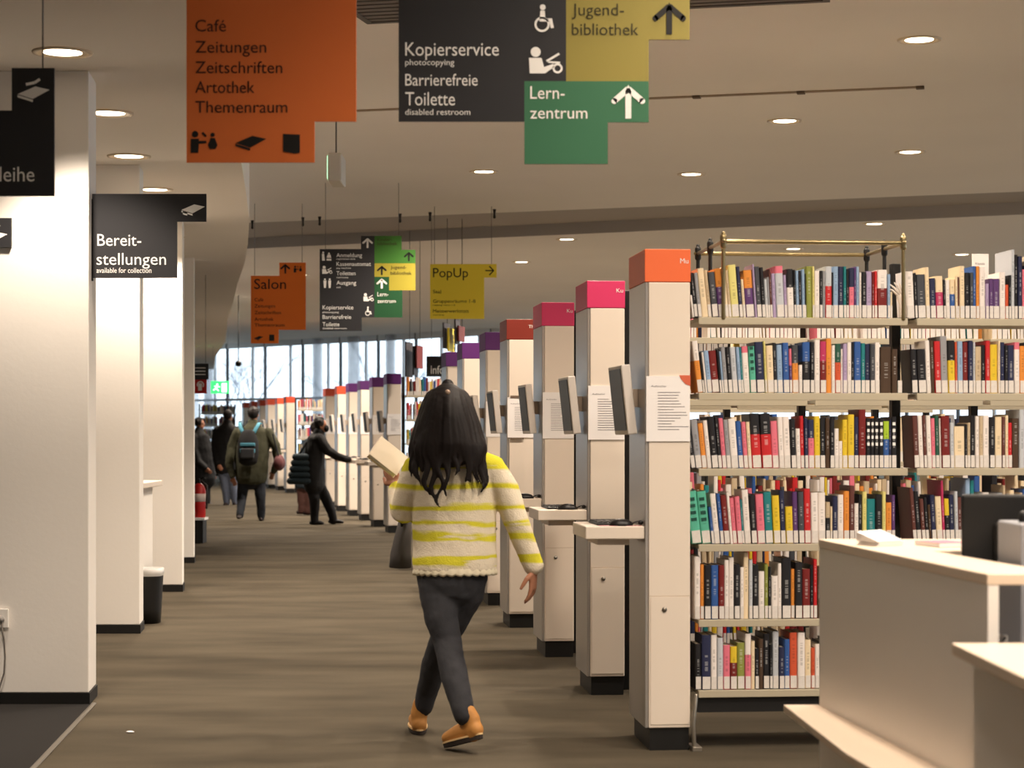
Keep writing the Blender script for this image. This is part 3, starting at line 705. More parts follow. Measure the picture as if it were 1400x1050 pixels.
def book_mat(k):
    nm = 'book_'+CN[k].replace(' ','_').replace('-','_')
    if nm in MATS: return MATS[nm]
    m = mat(nm, PAL[k], rough=.5); nt = m.node_tree; b = nt.nodes['Principled BSDF']
    base = lin(PAL[k]); dark = sum(base) < .7
    ink = tuple(min(1,c*.35+.5) for c in base) if dark else tuple(c*.25 for c in base)
    tc = nt.nodes.new('ShaderNodeTexCoord'); oi = nt.nodes.new('ShaderNodeObjectInfo')
    sep = nt.nodes.new('ShaderNodeSeparateXYZ'); nt.links.new(tc.outputs['Generated'], sep.inputs[0])
    def math_(op, a, bb):
        n = nt.nodes.new('ShaderNodeMath'); n.operation = op
        for i, v in enumerate((a, bb)):
            if isinstance(v,(int,float)): n.inputs[i].default_value = v
            else: nt.links.new(v, n.inputs[i])
        return n.outputs[0]
    # printed title: short marks in a narrow band up the spine
    cz = math_('ADD', math_('MULTIPLY', sep.outputs['Z'], 52), math_('MULTIPLY', oi.outputs['Random'], 300))
    wn = nt.nodes.new('ShaderNodeTexWhiteNoise'); wn.noise_dimensions = '1D'; nt.links.new(math_('FLOOR', cz, 0), wn.inputs['W'])
    on = math_('GREATER_THAN', wn.outputs['Value'], .42)
    inx = math_('LESS_THAN', math_('ABSOLUTE', math_('SUBTRACT', sep.outputs['X'], .5), 0), .16)
    lo = math_('GREATER_THAN', sep.outputs['Z'], math_('ADD', .30, math_('MULTIPLY', oi.outputs['Random'], .15)))
    hi = math_('LESS_THAN', sep.outputs['Z'], math_('ADD', .62, math_('MULTIPLY', oi.outputs['Random'], .28)))
    fr = math_('LESS_THAN', math_('FRACT', cz, 0), .72)
    fac = math_('MULTIPLY', math_('MULTIPLY', math_('MULTIPLY', on, inx), math_('MULTIPLY', lo, hi)), math_('MULTIPLY', fr, .5))
    mx = nt.nodes.new('ShaderNodeMixRGB'); mx.inputs[1].default_value = (*base,1); mx.inputs[2].default_value = (*ink,1)
    nt.links.new(fac, mx.inputs[0]); nt.links.new(mx.outputs[0], b.inputs['Base Color'])
    return m

def book_geo(mb, w, h, dep, M, two=None, mi_top=1, mi_cov=0, mi_pg=2):
    """spine towards -Y, standing on z=0, x from 0 to w"""
    r = min(.35*w, .006)
    prof = [(0,.004+r),(w*.06,.003),(w*.25,.0006),(w*.5,0),(w*.75,.0006),(w*.94,.003),(w,.004+r)]
    zs = [0, h] if two is None else [0, h*two, h]
    for j in range(len(zs)-1):
        z0, z1 = zs[j], zs[j+1]; mi = mi_cov if j == 0 else mi_top
        vs = [M @ Vector((x,y,z0)) for x,y in prof]+[M @ Vector((x,y,z1)) for x,y in prof]; n = len(prof)
        mb.add(vs, [(i,i+1,n+i+1,n+i) for i in range(n-1)], mi)
        for xx, s_ in ((0,1),(w,-1)):
            q = [M @ Vector((xx,.004+r,z0)), M @ Vector((xx,dep,z0)), M @ Vector((xx,dep,z1)), M @ Vector((xx,.004+r,z1))]
            mb.add(q, [(0,3,2,1) if s_ < 0 else (0,1,2,3)][:1] if False else [((3,2,1,0) if s_ > 0 else (0,1,2,3))], mi)
    z = h; topm = mi_cov if two is None else mi_top
    e = min(.0022, w*.14)
    # cover boards seen from above and the page block a little below
    mb.add([M @ Vector(p) for p in ((0,.004,z),(e,.004,z),(e,dep,z),(0,dep,z))], [(0,1,2,3)], topm)
    mb.add([M @ Vector(p) for p in ((w-e,.004,z),(w,.004,z),(w,dep,z),(w-e,dep,z))], [(0,1,2,3)], topm)
    mb.add([M @ Vector(p) for p in ((e,.002,z-.003),(w-e,.002,z-.003),(w-e,dep-.004,z-.003),(e,dep-.004,z-.003))], [(0,1,2,3)], mi_pg)
    mb.add([M @ Vector(p) for p in ((e,dep-.004,.002),(w-e,dep-.004,.002),(w-e,dep-.004,z-.003),(e,dep-.004,z-.003))], [(3,2,1,0)], mi_pg)
    mb.add([M @ Vector(p) for p in ((0,.004,0),(w,.004,0),(w,dep,0),(0,dep,0))], [(3,2,1,0)], mi_cov)

O1 = Vector((SX(944.5,312)+.012, 8.73, 0)); A1 = heading(8.73); RD = Vector((math.cos(A1), math.sin(A1), 0)); DD = Vector((-math.sin(A1), math.cos(A1), 0))
def u_at(x, O=O1, A=A1):
    k = (x-700.0)/F
    return (k*O.y-O.x)/(math.cos(A)-k*math.sin(A))
SH = [1.90, 1.568, 1.235, .903, .572, .262]      # heights of the shelf surfaces
U0, U1, U2 = u_at(949), u_at(1247.5), u_at(1546)
def shelf_unit(name, label, cat, O, A, us, heights, depth=.50, plinth=(.165,.245), rail=None, mats=(BLACK,STEELSH), group=None):
    t = thing(name, label, cat, (O.x, O.y, 0), A, group)
    for i, u in enumerate(us):
        y0 = .25 if depth > .4 else .2
        m = MB(); m.box((u-.020,y0,0),(u+.020,y0+.05,2.165)); m.box((u-.02,.02,0),(u+.02,depth-.01,.10)) if False else None; part(m,'upright',mats[0],t,bevel=.003)
    for a, b in zip(us[:-1], us[1:]):
        for hh in heights:
            m = MB(); m.box((a+.021,.0,hh-.030),(b-.021,.012,hh+.002)); m.box((a+.021,.0125,hh-.018),(b-.021,depth,hh)); part(m,'shelf_board',mats[1],t,bevel=.002)
        if plinth:
            m = MB(); m.box((a+.021,.02,plinth[0]),(b-.021,.05,heights[-1]-.031)); part(m,'base_panel',mats[0],t)
    return t
t = shelf_unit('bookcase','double bay steel bookcase nearest the camera behind the counter','bookcase',O1,A1,[U0,U1,U2],SH)
for u in (U0,):
    m = MB(); m.box((u-.012,-.03,0),(u+.03,.10,.02)); m.tube([(u,.0,.02),(u-.005,-.005,.12),(u+.012,.015,.24)],.010,n=8); part(m,'foot',ALU,t,bevel=.002)
m = MB()
uf0, uf1, hf = u_at(989), u_at(1235), 2.235
m.tube([(uf0,.0,hf),(uf1,.0,hf)],.010,n=10); m.tube([(uf0-.01,.60,hf),(uf1-.02,.60,hf)],.010,n=10)
m.tube([(uf0,-.02,hf),(uf0,.62,hf)],.009,n=10); m.tube([(uf1,-.02,hf),(uf1,.62,hf)],.009,n=10)
part(m,'top_rail',BRASS,t,label='brass coloured tubular top rail')
for (uu,yy) in ((uf0,0),(uf1,0),(uf0,.3),(uf1,.3),(uf0,.60),(uf1,.60)):
    m = MB(); m.tube([(uu,yy,1.9),(uu,yy,hf+.035)],.009,n=10); m.tube([(uu,yy,hf-.02),(uu,yy,hf+.02)],.015,n=10); part(m,'rail_post',BRASS if yy == 0 else BLACK,t)

# one line per shelf: x range in px, y of the shelf; each book: width, colour (two letters: lower then upper colour), height, all in px
SHELVES = [
 (0,0,948,1222,"3H30 5K60 5g60 9C66 5T64 9G61 9VO66 5C66 4T64 11L71 5N69 4C52 12VO64 3U72 7G69 5K68 4S52 3g55 3M66 5U60 11SP70 4U58 9WK66 3K65 4A64 4K64 4A66 2K60 8H70 3L70 7W64 4K64 4g64 9RS70 2K62 7A70 7N70 4I70 4K66 7PN68 3V70 4A70 3W62 7K63 8U64 3D63 4R64 14DW66 4A60 3C36"),
 (0,1,1242,1432,"10W64 3K62 10G60 5C70 7N55 9QC58 3K53 5W53 6BC54 3C58 2M57 6C72 6K63 4G63 4B72 4O72 7W71 4U48 5V55 8V55 7W64 4E47 3K60 4S95 4K88 5N86 4P68 8NC86 3E70 7N86 6W80"),
 (1,0,955,1205,"8OW70 3K55 3H55 7A57 11D57 3K58 3A56 6g62 6K62 8S62 5A62 3I62 9WP63 9J63 12N69 3L70 10C64 5K68 8A65 9B68 4VP60 9OG65 5W38 11KB69 6K69 8W72 9DQ70 8O74 5W65 8EF67 3W60 6U67 6W69 4K69 10B70 6I68 7N67 7G67 7W69"),
 (1,0.5,1206,1236,"11X63 6X60 5F16"),
 (1,1,1249,1432,"8K60 11K60 6W72 5X72 8R71 9g78 9YK72 3E70 7A71 7D70 6N72 3S70 8T64 5K66 6R72 10Y67 3C72 6N70 4K66 8N66 7WP70 8O65 6K70 7W66 5B70 8D68"),
 (2,0,946,1228,"6K66 9g66 7O61 6W65 9K70 5K70 6P68 6g66 10W67 7B64 6P63 5C63 13RK74 14RK74 9P64 7W70 9W70 7K67 6W54 5R71 5N68 8PN66 8Y71 7K68 6X68 6K66 6W54 5W37 7Y66 9Y73 6N70 10D80 6K68 5K68 6K68 6K68 8BZ64 3N66 7K70"),
 (2,1,1252,1432,"7M72 6W72 4M72 6W72 5P68 5F72 2S68 11D71 5S62 14C57 3K60 4T62 6K72 5W71 5T71 8W72 7K70 9C70 4M70 4C72 5R62 9X68 7S80 8N70 6W66 7G70 6O62"),
 (3,0,947,1226,"14J71 13J71 4B50 8W68 5B68 8D66 4W70 6P62 7P64 3I60 9W73 8K66 11P67 11I70 10Y65 7N72 10Y50 7V70 8G70 9R74 10W69 10W69 6KT56 3C50 7N64 8W66 8O71 7M78 6W54 5K66 6L70 12I60 9K66 5L70 8O55 5V65"),
 (3,1,1251,1335,"6M75 7K70 6M60 5K62 4X52 7N65 9C63 4Q85 7KY60 7N65 5S70 6M62 5N62 7A88 6I85"),
 (4,0,951,1128,"8W85 5O74 9K73 10B73 8D73 6W80 7W83 8K74 5W70 7C90 5S80 8K73 8W64 5H74 4K70 9W58 5W75 13K82 5O67 10K76 11D67 4K72 5R80 4X70 5W66"),
 (5,0,952,1128,"8K62 12N74 8W74 8S70 9P60 9DY58 10H63 8PW75 5C65 5K55 6X68 8K75 4K60 8S78 7N57 7B67 10E76 10W76 8C66 5E55 6W60 5K64"),
]
import re
ALLB = []
for (sh, bay, xa, xb, s) in SHELVES:
    items = re.findall(r'(\d+)([A-Za-z]+?)(\d+)(?: |$)', s)
    tot = sum(int(a) for a,_,_ in items); k = (u_at(xb)-u_at(xa))/tot
    u = u_at(xa)
    for i, (w, c, h) in enumerate(items):
        ALLB.append([sh, bay, i, u, int(w)*k, c, int(h)/307.0, i/len(items)]); u += int(w)*k
cut = sorted(ALLB, key=lambda b: b[4]*b[6], reverse=True)[300:]
cutset = {id(b) for b in cut}
SHN = ['top','second','third','fourth','fifth','lowest']
ROOT = Matrix.Translation((O1.x,O1.y,0)) @ Matrix.Rotation(A1,4,'Z')
stuff = MB(); STUFFM = [book_mat(k) for k in 'KNGgWCTYORDMPVBAIF']+[PAGES, LABELW]; SI = {k:i for i,k in enumerate('KNGgWCTYORDMPVBAIF')}
SPG, SLB = len(STUFFM)-2, len(STUFFM)-1
def stuff_book(M, w, h, dep, c, label=True):
    mi = SI.get(c, 4); book_geo(stuff, w, h, dep, M, None, mi, mi, SPG)
    if label:
        q = [M @ Vector(p) for p in ((w*.08,-.0012,.002),(w*.92,-.0012,.002),(w*.92,-.0012,.056),(w*.08,-.0012,.056))]; stuff.add(q, [(0,1,2,3)], SLB)
CATB = 'books on the nearest bookcase'
cnt = {}
rnd = random.Random(3)
for b in ALLB:
    sh, bay, i, u, w, c, h, fr = b
    gap = .0006; w = max(.006, w-gap)
    lean = 0.0
    if bay == 0 and sh < 4: lean = max(0, math.radians(6.5)*(1-fr/.62))
    elif bay == 1 and sh == 3: lean = math.radians(-0) + math.radians(4.5)*(1-fr)
    elif bay == 1: lean = math.radians(2.5)*max(0, 1-fr/.4)
    dep = min(.22, h*.72+rnd.uniform(-.01,.02)); ins = .016+rnd.uniform(0,.010)
    M = ROOT @ Matrix.Translation((u, ins, SH[sh]+.0025)) @ Matrix.Rotation(-lean,4,'Y')
    if id(b) in cutset:
        stuff_book(M, w, h, dep, c[0], True); continue
    two = None; mats = [book_mat(c[0]), book_mat(c[-1]), PAGES]
    if len(c) > 1: two = .62 if c not in ('SP','WP','NC') else .86
    mb = MB(); book_geo(mb, w, h, dep, Matrix(), two)
    o = mb.build('book', mats); o.matrix_world = M
    key = (sh, bay if bay != .5 else 0); cnt[key] = cnt.get(key,0)+1
    col = CN[c[0]] if len(c) == 1 else CN[c[0]]+' and '+CN[c[1]]
    size = 'tall ' if h > .245 else ('short ' if h < .19 else '')
    if len(c) > 1: size = ''
    tag(o, '%s%s book, %s from left, %s shelf, %s bay, nearest bookcase' % (size, col, ordw(cnt[key]), SHN[sh], 'first' if bay < 1 else 'second'), 'book', CATB)
    if c[0] not in 'X' and w > .007 and rnd.random() < .95:
        q = MB(); q.box((w*.10,-.0016,.003),(w*.92,.0010,.057)); part(q,'spine_label',LABELW,o)
    if c == 'K' and sh == 2 and fr > .8 or (c == 'J'):
        q = MB()
        for z_ in (.10,.13,.16,.19):
            q.box((w*.2,-.0014,z_),(w*.75,.0008,z_+.014))
        part(q,'lettering', TXT_W if c == 'K' else mat('green_print',(20,70,60)), o)
# pale hand ornament, white display card on the shelf top
SKINW = mat('pale_card',(226,214,202),rough=.6)
p = ROOT @ Vector((u_at(1229),.014,SH[0]+.002))
t = thing('hand_bookend','pale hand-shaped bookend beside the black post on the top shelf','bookend',p,A1)
m = MB()
m.tube([(.028,.03,0),(.026,.03,.06),(.018,.03,.10)],[(.013,.008),(.012,.008),(.018,.008)],n=10)
for (dx,dz,ang,l) in ((.004,.115,62,.045),(.010,.122,50,.05),(.018,.126,35,.045),(.026,.124,18,.038),(.034,.105,-30,.03)):
    a_ = math.radians(ang); m.tube([(dx+.004,.03,dz-.012),(dx-math.sin(a_)*l*.5,.03,dz+math.cos(a_)*l*.5),(dx-math.sin(a_)*l,.028,dz+math.cos(a_)*l*.9)],[.005,.0045,.003],n=8)
part(m,'hand',SKINW,t)
m = MB(); m.box((0,.01,.0005),(.05,.06,.004)); part(m,'foot',BLACK,t)
p = ROOT @ Vector((u_at(1356),.262,SH[0]+.002))
t = thing('display_card','white display card standing tall above the top shelf of second bay','card',p,A1)
m = MB(); m.box((0,0,0),(.075,.012,.312)); part(m,'card',PAPER,t)
q = MB(); text_local(q,'Klassik',.012,.262,.045,.010,-.0015); part(q,'lettering',INK,t)

# rows behind: their books are far, blurred and uncountable
def fill_books(Mroot, ua, ub, h0, cols='KNGgWCTWCTRDOYPBIWCW', hmax=.26, labels=True, hmin=.18, seed=1):
    r = random.Random(seed); u = ua+.004
    while u < ub-.03:
        w = r.uniform(.012,.034); h = r.uniform(hmin,hmax)
        if r.random() < .04: u += r.uniform(.02,.06); continue
        lean = math.radians(r.choice((0,0,0,3)))
        stuff_book(Mroot @ Matrix.Translation((u,.018,h0+.002)) @ Matrix.Rotation(-lean,4,'Y'), w-.001, h, .16, r.choice(cols), labels); u += w+(.004 if lean else 0)
# hidden right part of the nearest bookcase
for sh in (0,1,2): fill_books(ROOT, u_at(1436), U2-.03, SH[sh], seed=20+sh)
fill_books(ROOT, u_at(1340), U2-.03, SH[3], seed=31)
for sh in (4,5):
    fill_books(ROOT, u_at(1130), U1-.03, SH[sh], seed=40+sh); fill_books(ROOT, U1+.02, U2-.03, SH[sh], seed=50+sh)
for k, (x, s, lab, nb) in enumerate([(803,257.9,'steel bookcase in the second row behind the nearest one',3),(741,220.7,'steel bookcase in the third row beside the farther pink column',3),
                                 (693,192,'steel bookcase in the fourth row beside the dark red capped column',3)]):
    Z = F/s; A = heading(Z); O = Vector((SX(x,s)+.225*math.cos(A), Z+.02+.225*math.sin(A), 0)); R_ = Matrix.Translation(O) @ Matrix.Rotation(A,4,'Z')
    us = [.02+.97*j for j in range(nb+1)]
    shelf_unit('bookcase', lab, 'bookcase', O, A, us, SH, depth=.26, group='steel bookcases')
    for j in range(nb):
        for q_, hh in enumerate(SH):
            if k == 2 and q_ > 2: continue
            fill_books(R_, us[j]+.03, us[j+1]-.03, hh, seed=100*k+10*j+q_)
for (x, s, lab, nb, sd) in [(529,99,'distant bookcase beside the nearest purple column of middle group',2,500),(391,60,'distant bookcase beside the nearest column of far group',2,600),(333.5,49.5,'farthest bookcase behind the man with the backpack',2,700)]:
    Z = F/s; A = heading(Z); O = Vector((SX(x,s)+.23, Z+.03, 0)); R_ = Matrix.Translation(O) @ Matrix.Rotation(A,4,'Z')
    if sd == 700: O.x -= 1.45; R_ = Matrix.Translation(O) @ Matrix.Rotation(A,4,'Z')
    us = [.02+.97*j for j in range(nb+1)]
    if sd == 700: us = us[:2]
    shelf_unit('bookcase', lab, 'bookcase', O, A, us, SH, depth=.45, group='steel bookcases', mats=(BLACK,STEELSH))
    for j in range(len(us)-1):
        for q_, hh in enumerate(SH): fill_books(R_, us[j]+.03, us[j+1]-.03, hh, seed=sd+10*j+q_, labels=True)
so = stuff.build('shelved_books', STUFFM); so['kind'] = 'stuff'; so['label'] = 'remaining small shelved books behind and beyond the nearest row'; so['category'] = 'books'

# ------------------------------------------------------------------ service counter near the camera
PANELG = mat('counter_panel', (240,235,229), rough=.35, noise=.01, nscale=2)
PANELC = mat('counter_top', (228,208,186), rough=.4)
ZF, ZN = 6.48, 4.90
t = thing('service_counter','pale service counter with side ledge in front of the nearest bookcase','counter',(1.0,ZF,0))
def gx(z): return 1.0+(ZF-z)*.108          # plan line of the panel's outer face
m = MB()
m.prism([(gx(ZF),ZF),(gx(ZN),ZN),(gx(ZN)+.028,ZN),(gx(ZF)+.028,ZF)], 0, 1.022, to=lambda a,b,h: Vector((a,b,h)))
worldpart(m,'side_panel',PANELG,t,bevel=.002)
m = MB()
m.prism([(gx(ZF)-.002,ZF+.004),(gx(ZN)-.002,ZN-.002),(gx(ZN)+.9,ZN-.002),(gx(ZN)+.9,ZN+.16),(gx(ZN)+.17,ZN+.18),(gx(5.88)+.17,5.86),(1.53,5.86),(1.53,ZF+.004)], 1.022, 1.05, to=lambda a,b,h: Vector((a,b,h)))
worldpart(m,'counter_top',PANELC,t,bevel=.003)
m = MB(); m.box((gx(5.9)+.03,5.89,.0),(1.50,5.915,1.022)); worldpart(m,'inner_panel',PANELC,t)
m = MB(); m.box((1.03,ZF-.03,0),(1.50,ZF,1.022)); worldpart(m,'end_panel',PANELG,t)
m = MB(); m.prism([(.885,ZF+.01),(gx(ZF)-.001,ZF+.01),(gx(4.75)-.001,4.75),(gx(4.75)-.18,4.75),(.925,5.5)], .486, .51, to=lambda a,b,h: Vector((a,b,h)))
worldpart(m,'bag_ledge',PANELC,t,bevel=.003)
for z in (6.2,5.4):
    m = MB(); m.prism([(gx(z)-.09,.486),(gx(z),.486),(gx(z),.38)], z, z+.03, to=lambda a,b,y: Vector((a,y,b))); worldpart(m,'ledge_bracket',PANELG,t)
t = thing('service_counter','lower front section of pale service counter at the frame edge','counter',(1.1,4.6,0))
m = MB(); m.prism([(1.08,4.66),(1.14,2.6),(1.17,2.6),(1.11,4.66)], 0, .872, to=lambda a,b,h: Vector((a,b,h))); worldpart(m,'side_panel',PANELG,t,bevel=.002)
m = MB(); m.prism([(1.04,4.71),(1.045,2.6),(1.60,2.6),(1.60,4.71)], .872, .90, to=lambda a,b,h: Vector((a,b,h))); worldpart(m,'counter_top',PANELC,t,bevel=.003)
# things on and behind it
p = px(1212,748,6.05); t = thing('leaflet_stack','open white leaflet stack on the far counter corner','leaflets',(p.x,6.12,1.051),.5)
for k in range(3):
    m = MB(); m.box((-.06+.006*k,-.05,.005*k),(.035+.006*k,.05,.005*k+.004)); part(m,'sheet',PAPER,t)
m = MB(); m.add([(-.06,-.05,.016),(.035,-.05,.018),(.035,.05,.045),(-.06,.05,.04),(-.06,-.05,.012),(.035,-.05,.012),(.035,.05,.012),(-.06,.05,.012)],[(0,1,2,3),(7,6,5,4),(0,4,5,1),(1,5,6,2),(2,6,7,3),(3,7,4,0)])
part(m,'folded_sheet',PAPER,t)
p = px(1285,745,6.1); t = thing('magazine','white and pink magazine lying on the counter top','magazine',(p.x,6.08,1.051),.35)
m = MB(); m.box((-.05,-.07,0),(.06,.07,.012)); part(m,'pages',PAPER,t)
m = MB(); m.box((-.05,-.07,.0121),(.06,.07,.0135)); part(m,'cover',mat('pink_cover',(214,120,140)),t)
p = px(1315,745,6.1); t = thing('booklet','thin white booklet with dark picture beside the pink magazine','booklet',(p.x+.02,6.1,1.051),-.2)
m = MB(); m.box((-.05,-.06,0),(.05,.06,.008)); part(m,'pages',PAPER,t)
m = MB(); m.box((-.02,-.055,.0081),(.03,.0,.0088)); part(m,'picture',mat('booklet_picture',(70,80,70)),t)
t = thing('staff_desk','dark staff desk behind the pale counter','desk',(1.36,5.3,0))
m = MB(); m.box((1.36,5.22,.75),(2.7,5.84,.78)); worldpart(m,'desk_top',mat('dark_desk',(58,54,52),rough=.5),t)
for xx in (1.38,2.64):
    m = MB(); m.box((xx,5.25,0),(xx+.04,5.81,.75)); worldpart(m,'leg',BLACK,t)
p = px(1335,690,5.62); t = thing('desk_monitor','black computer monitor seen from behind on the staff desk','monitor',(p.x+.17,5.70,.78),math.radians(-14))
m = MB(); m.box((-.19,-.02,.16),(.2,.018,.44)); part(m,'casing',DARKPL,t,bevel=.008)
m = MB(); m.box((-.10,-.05,.20),(.11,-.019,.36)); part(m,'rear_housing',BLACK,t,bevel=.01)
m = MB(); m.box((-.175,.0181,.175),(.185,.020,.425)); part(m,'screen',SCREEN,t)
m = MB(); m.tube([(0,-.05,.012),(0,-.045,.18),(0,-.03,.30)],[(.03,.014)]*3,n=8,caps=False); m.box((-.11,-.11,0),(.11,.07,.014)); part(m,'stand',DARKPL,t)
p = px(1376,712,5.42); t = thing('computer_tower','grey computer tower standing on the staff desk','computer',(p.x,5.40,.78))
TG = mat('tower_grey',(150,152,158),rough=.45)
m = MB(); m.box((0,-.13,0),(.17,.12,.375)); part(m,'casing',TG,t,bevel=.006)
m = MB(); m.box((.02,-.135,.29),(.15,-.129,.33)); part(m,'drive_bay',DARKPL,t)
m = MB(); m.tube([(.04,-.02,.376),(.04,-.02,.39)],.018,n=12); part(m,'knob',DARKPL,t)
p = px(1371,842,5.3); t = thing('paper_sheet','crumpled white printed sheet standing under the counter opening','paper',(p.x,5.34,.78),.2)
m = MB(); m.add([(-.045,0,0),(.03,.01,0),(.034,.02,.07),(-.04,.0,.085),(-.045,.004,0),(.03,.014,0),(.034,.024,.07),(-.04,.004,.085)],[(0,1,2,3),(7,6,5,4),(0,4,5,1),(1,5,6,2),(2,6,7,3),(3,7,4,0)])
part(m,'sheet',PAPER,t)
m = MB(); m.tube([(-.03,-.004,.025),(-.01,-.003,.03),(.0,.0,.05),(.02,.006,.066)],.0035,n=6); m.tube([(-.02,-.002,.015),(.0,-.0005,.03),(.018,.004,.028)],.0035,n=6); part(m,'print',BLACK,t)

# ------------------------------------------------------------------ small things along the white walls
z0 = 14.45; xr = px(218,0,z0).x
t = thing('waste_bin','slim black waste bin with a pale bag rim between the white walls','bin',(xr-.125,z0+.13,0))
m = MB(); n = 20
def rring(z, rx, ry): return [(rx*(abs(math.cos(a))**.6)*(1 if math.cos(a) > 0 else -1), ry*(abs(math.sin(a))**.6)*(1 if math.sin(a) > 0 else -1), z) for a in [2*math.pi*i/n for i in range(n)]]
rings = [rring(0,.105,.10), rring(.10,.112,.105), rring(.36,.125,.118)]
vs = [v for r in rings for v in r]; fs = [(j*n+i,j*n+(i+1)%n,(j+1)*n+(i+1)%n,(j+1)*n+i) for j in range(2) for i in range(n)]+[tuple(reversed(range(n)))]
m.add(vs,fs,0,True); part(m,'body',BLACKP,t)
m = MB(); rings = [rring(.345,.124,.117),rring(.365,.132,.125),rring(.40,.130,.123),rring(.402,.118,.111),rring(.33,.112,.106)]
vs = [v for r in rings for v in r]; fs = [(j*n+i,j*n+(i+1)%n,(j+1)*n+(i+1)%n,(j+1)*n+i) for j in range(4) for i in range(n)]
m.add(vs,fs,0,True); part(m,'bag_rim',mat('bag_white',(205,203,200),rough=.3),t,label='pale plastic bag rim')
t = thing('side_counter','low white counter with projecting top between second and third wall','counter',(-3.4,14.3,0))
m = MB(); m.box((-4.6,14.9,0),(-2.87,15.9,.965)); worldpart(m,'body',PLASTER,t)
m = MB(); m.box((-4.6,14.88,.966),(-2.80,15.95,1.01)); worldpart(m,'counter_top',CREAM,t,bevel=.006)
p = px(4,845,10.2); t = thing('power_socket','white double power socket on the nearest white wall','socket',(p.x,10.205,p.z))
m = MB(); m.box((-.05,-.014,-.05),(.03,.0,.048)); part(m,'plate',mat('socket_white',(232,228,222),rough=.4),t,bevel=.004)
m = MB(); m.tube([(-.005,-.0145,-.005),(-.005,-.0165,-.005)],.017,n=14); part(m,'outlet',mat('socket_grey',(150,146,142)),t)
m = MB(); m.tube([(0,-.02,-.02),(.004,-.035,-.06),(.014,-.035,-.11),(.017,-.03,-.20),(.012,-.03,-.28),(-.012,-.035,-.36),(-.05,-.04,-.42)],.0045,n=8)
o = m.build('power_cable', mat('cable_grey',(110,104,98))); o.location = (p.x,10.205,p.z); tag(o,'thin grey cable hanging from the white wall socket','cable')
p = px(175,1002,9.2); m = MB(); m.ell((0,0,.004),((.02,0,0),(0,.014,0),(0,0,.005)),n=8,m=5); o = m.build('paper_scrap', PAPER); o.location = (p.x, 9.25, .001)
tag(o,'tiny white paper scrap on the carpet near the mat','litter')
# fire extinguisher on its box
z0 = 24.9; xx = px(270,0,z0).x
t = thing('storage_box','low black box with white lid at the foot of the last wall','box',(xx,z0,0))
m = MB(); m.box((-.2,0,0),(.07,.3,.29)); part(m,'body',BLACKP,t,bevel=.005)
m = MB(); m.box((-.21,-.01,.29),(.09,.31,.32)); part(m,'lid',PAPER,t,bevel=.004)
t = thing('fire_extinguisher','red fire extinguisher standing on the black box','fire extinguisher',(xx-.0,z0+.13,.3205))
m = MB(); m.tube([(0,0,.0),(0,0,.02),(0,0,.34),(0,0,.40),(0,0,.43)],[.075,.082,.082,.06,.03],n=16,caps=False); part(m,'cylinder',RED,t)
m = MB(); m.tube([(0,0,.43),(0,0,.47)],.022,n=10); m.tube([(0,0,.47),(.05,-.01,.5),(.08,-.01,.49)],.010,n=8); part(m,'valve',BLACK,t)
m = MB(); m.tube([(.03,0,.46),(.10,-.03,.40),(.11,-.04,.25),(.10,-.05,.12)],.012,n=8); part(m,'hose',BLACK,t)
m = MB(); m.tube([(0,0,.20),(0,0,.30)],.0832,n=16,caps=False); part(m,'label_band',mat('band_white',(210,190,180)),t)
# curtains before the far windows
CUR = bpy.data.materials.new('sheer_curtain'); CUR.use_nodes = True; nt = CUR.node_tree; b_ = nt.nodes['Principled BSDF']
b_.inputs['Base Color'].default_value = (*lin((228,232,240)),1); b_.inputs['Roughness'].default_value = .9
out_ = nt.nodes['Material Output']; mx_ = nt.nodes.new('ShaderNodeMixShader'); tr_ = nt.nodes.new('ShaderNodeBsdfTranslucent'); tr_.inputs[0].default_value = (*lin((205,212,222)),1)
mx_.inputs[0].default_value = .5; nt.links.new(b_.outputs[0],mx_.inputs[1]); nt.links.new(tr_.outputs[0],mx_.inputs[2]); mx2_ = nt.nodes.new('ShaderNodeMixShader'); tp_ = nt.nodes.new('ShaderNodeBsdfTransparent'); mx2_.inputs[0].default_value = .86
nt.links.new(mx_.outputs[0],mx2_.inputs[1]); nt.links.new(tp_.outputs[0],mx2_.inputs[2]); nt.links.new(mx2_.outputs[0],out_.inputs[0])
for (xa,xb,lab) in ((262,284,'sheer pale curtain by the last wall before the windows'),(291,303,'narrow sheer curtain behind the exit sign'),(440,452,'sheer curtain in the window behind the rust capped columns'),(488,503,'sheer curtain in the window behind the violet capped column'),(540,552,'sheer curtain in the window above the middle bookcase')):
    ta, tb_ = t_at_px(xa), t_at_px(xb); k = 40; m = MB(); vs = []
    for h_ in (.03, HC2-.02):
        for sgn in (0,.012):
            for i in range(k+1):
                q_ = fpt(ta+(tb_-ta)*i/k, -.32+.06*math.sin(i*1.3)+sgn, h_); vs.append(q_)
    n_ = k+1; fs = []
    for i in range(k):
        fs += [(i,i+1,2*n_+i+1,2*n_+i),(n_+i+1,n_+i,3*n_+i,3*n_+i+1),(i,n_+i,n_+i+1,i+1),(2*n_+i,2*n_+i+1,3*n_+i+1,3*n_+i)]
    m.add(vs,fs,0,True); tag(m.build('curtain',CUR),lab,'curtain')

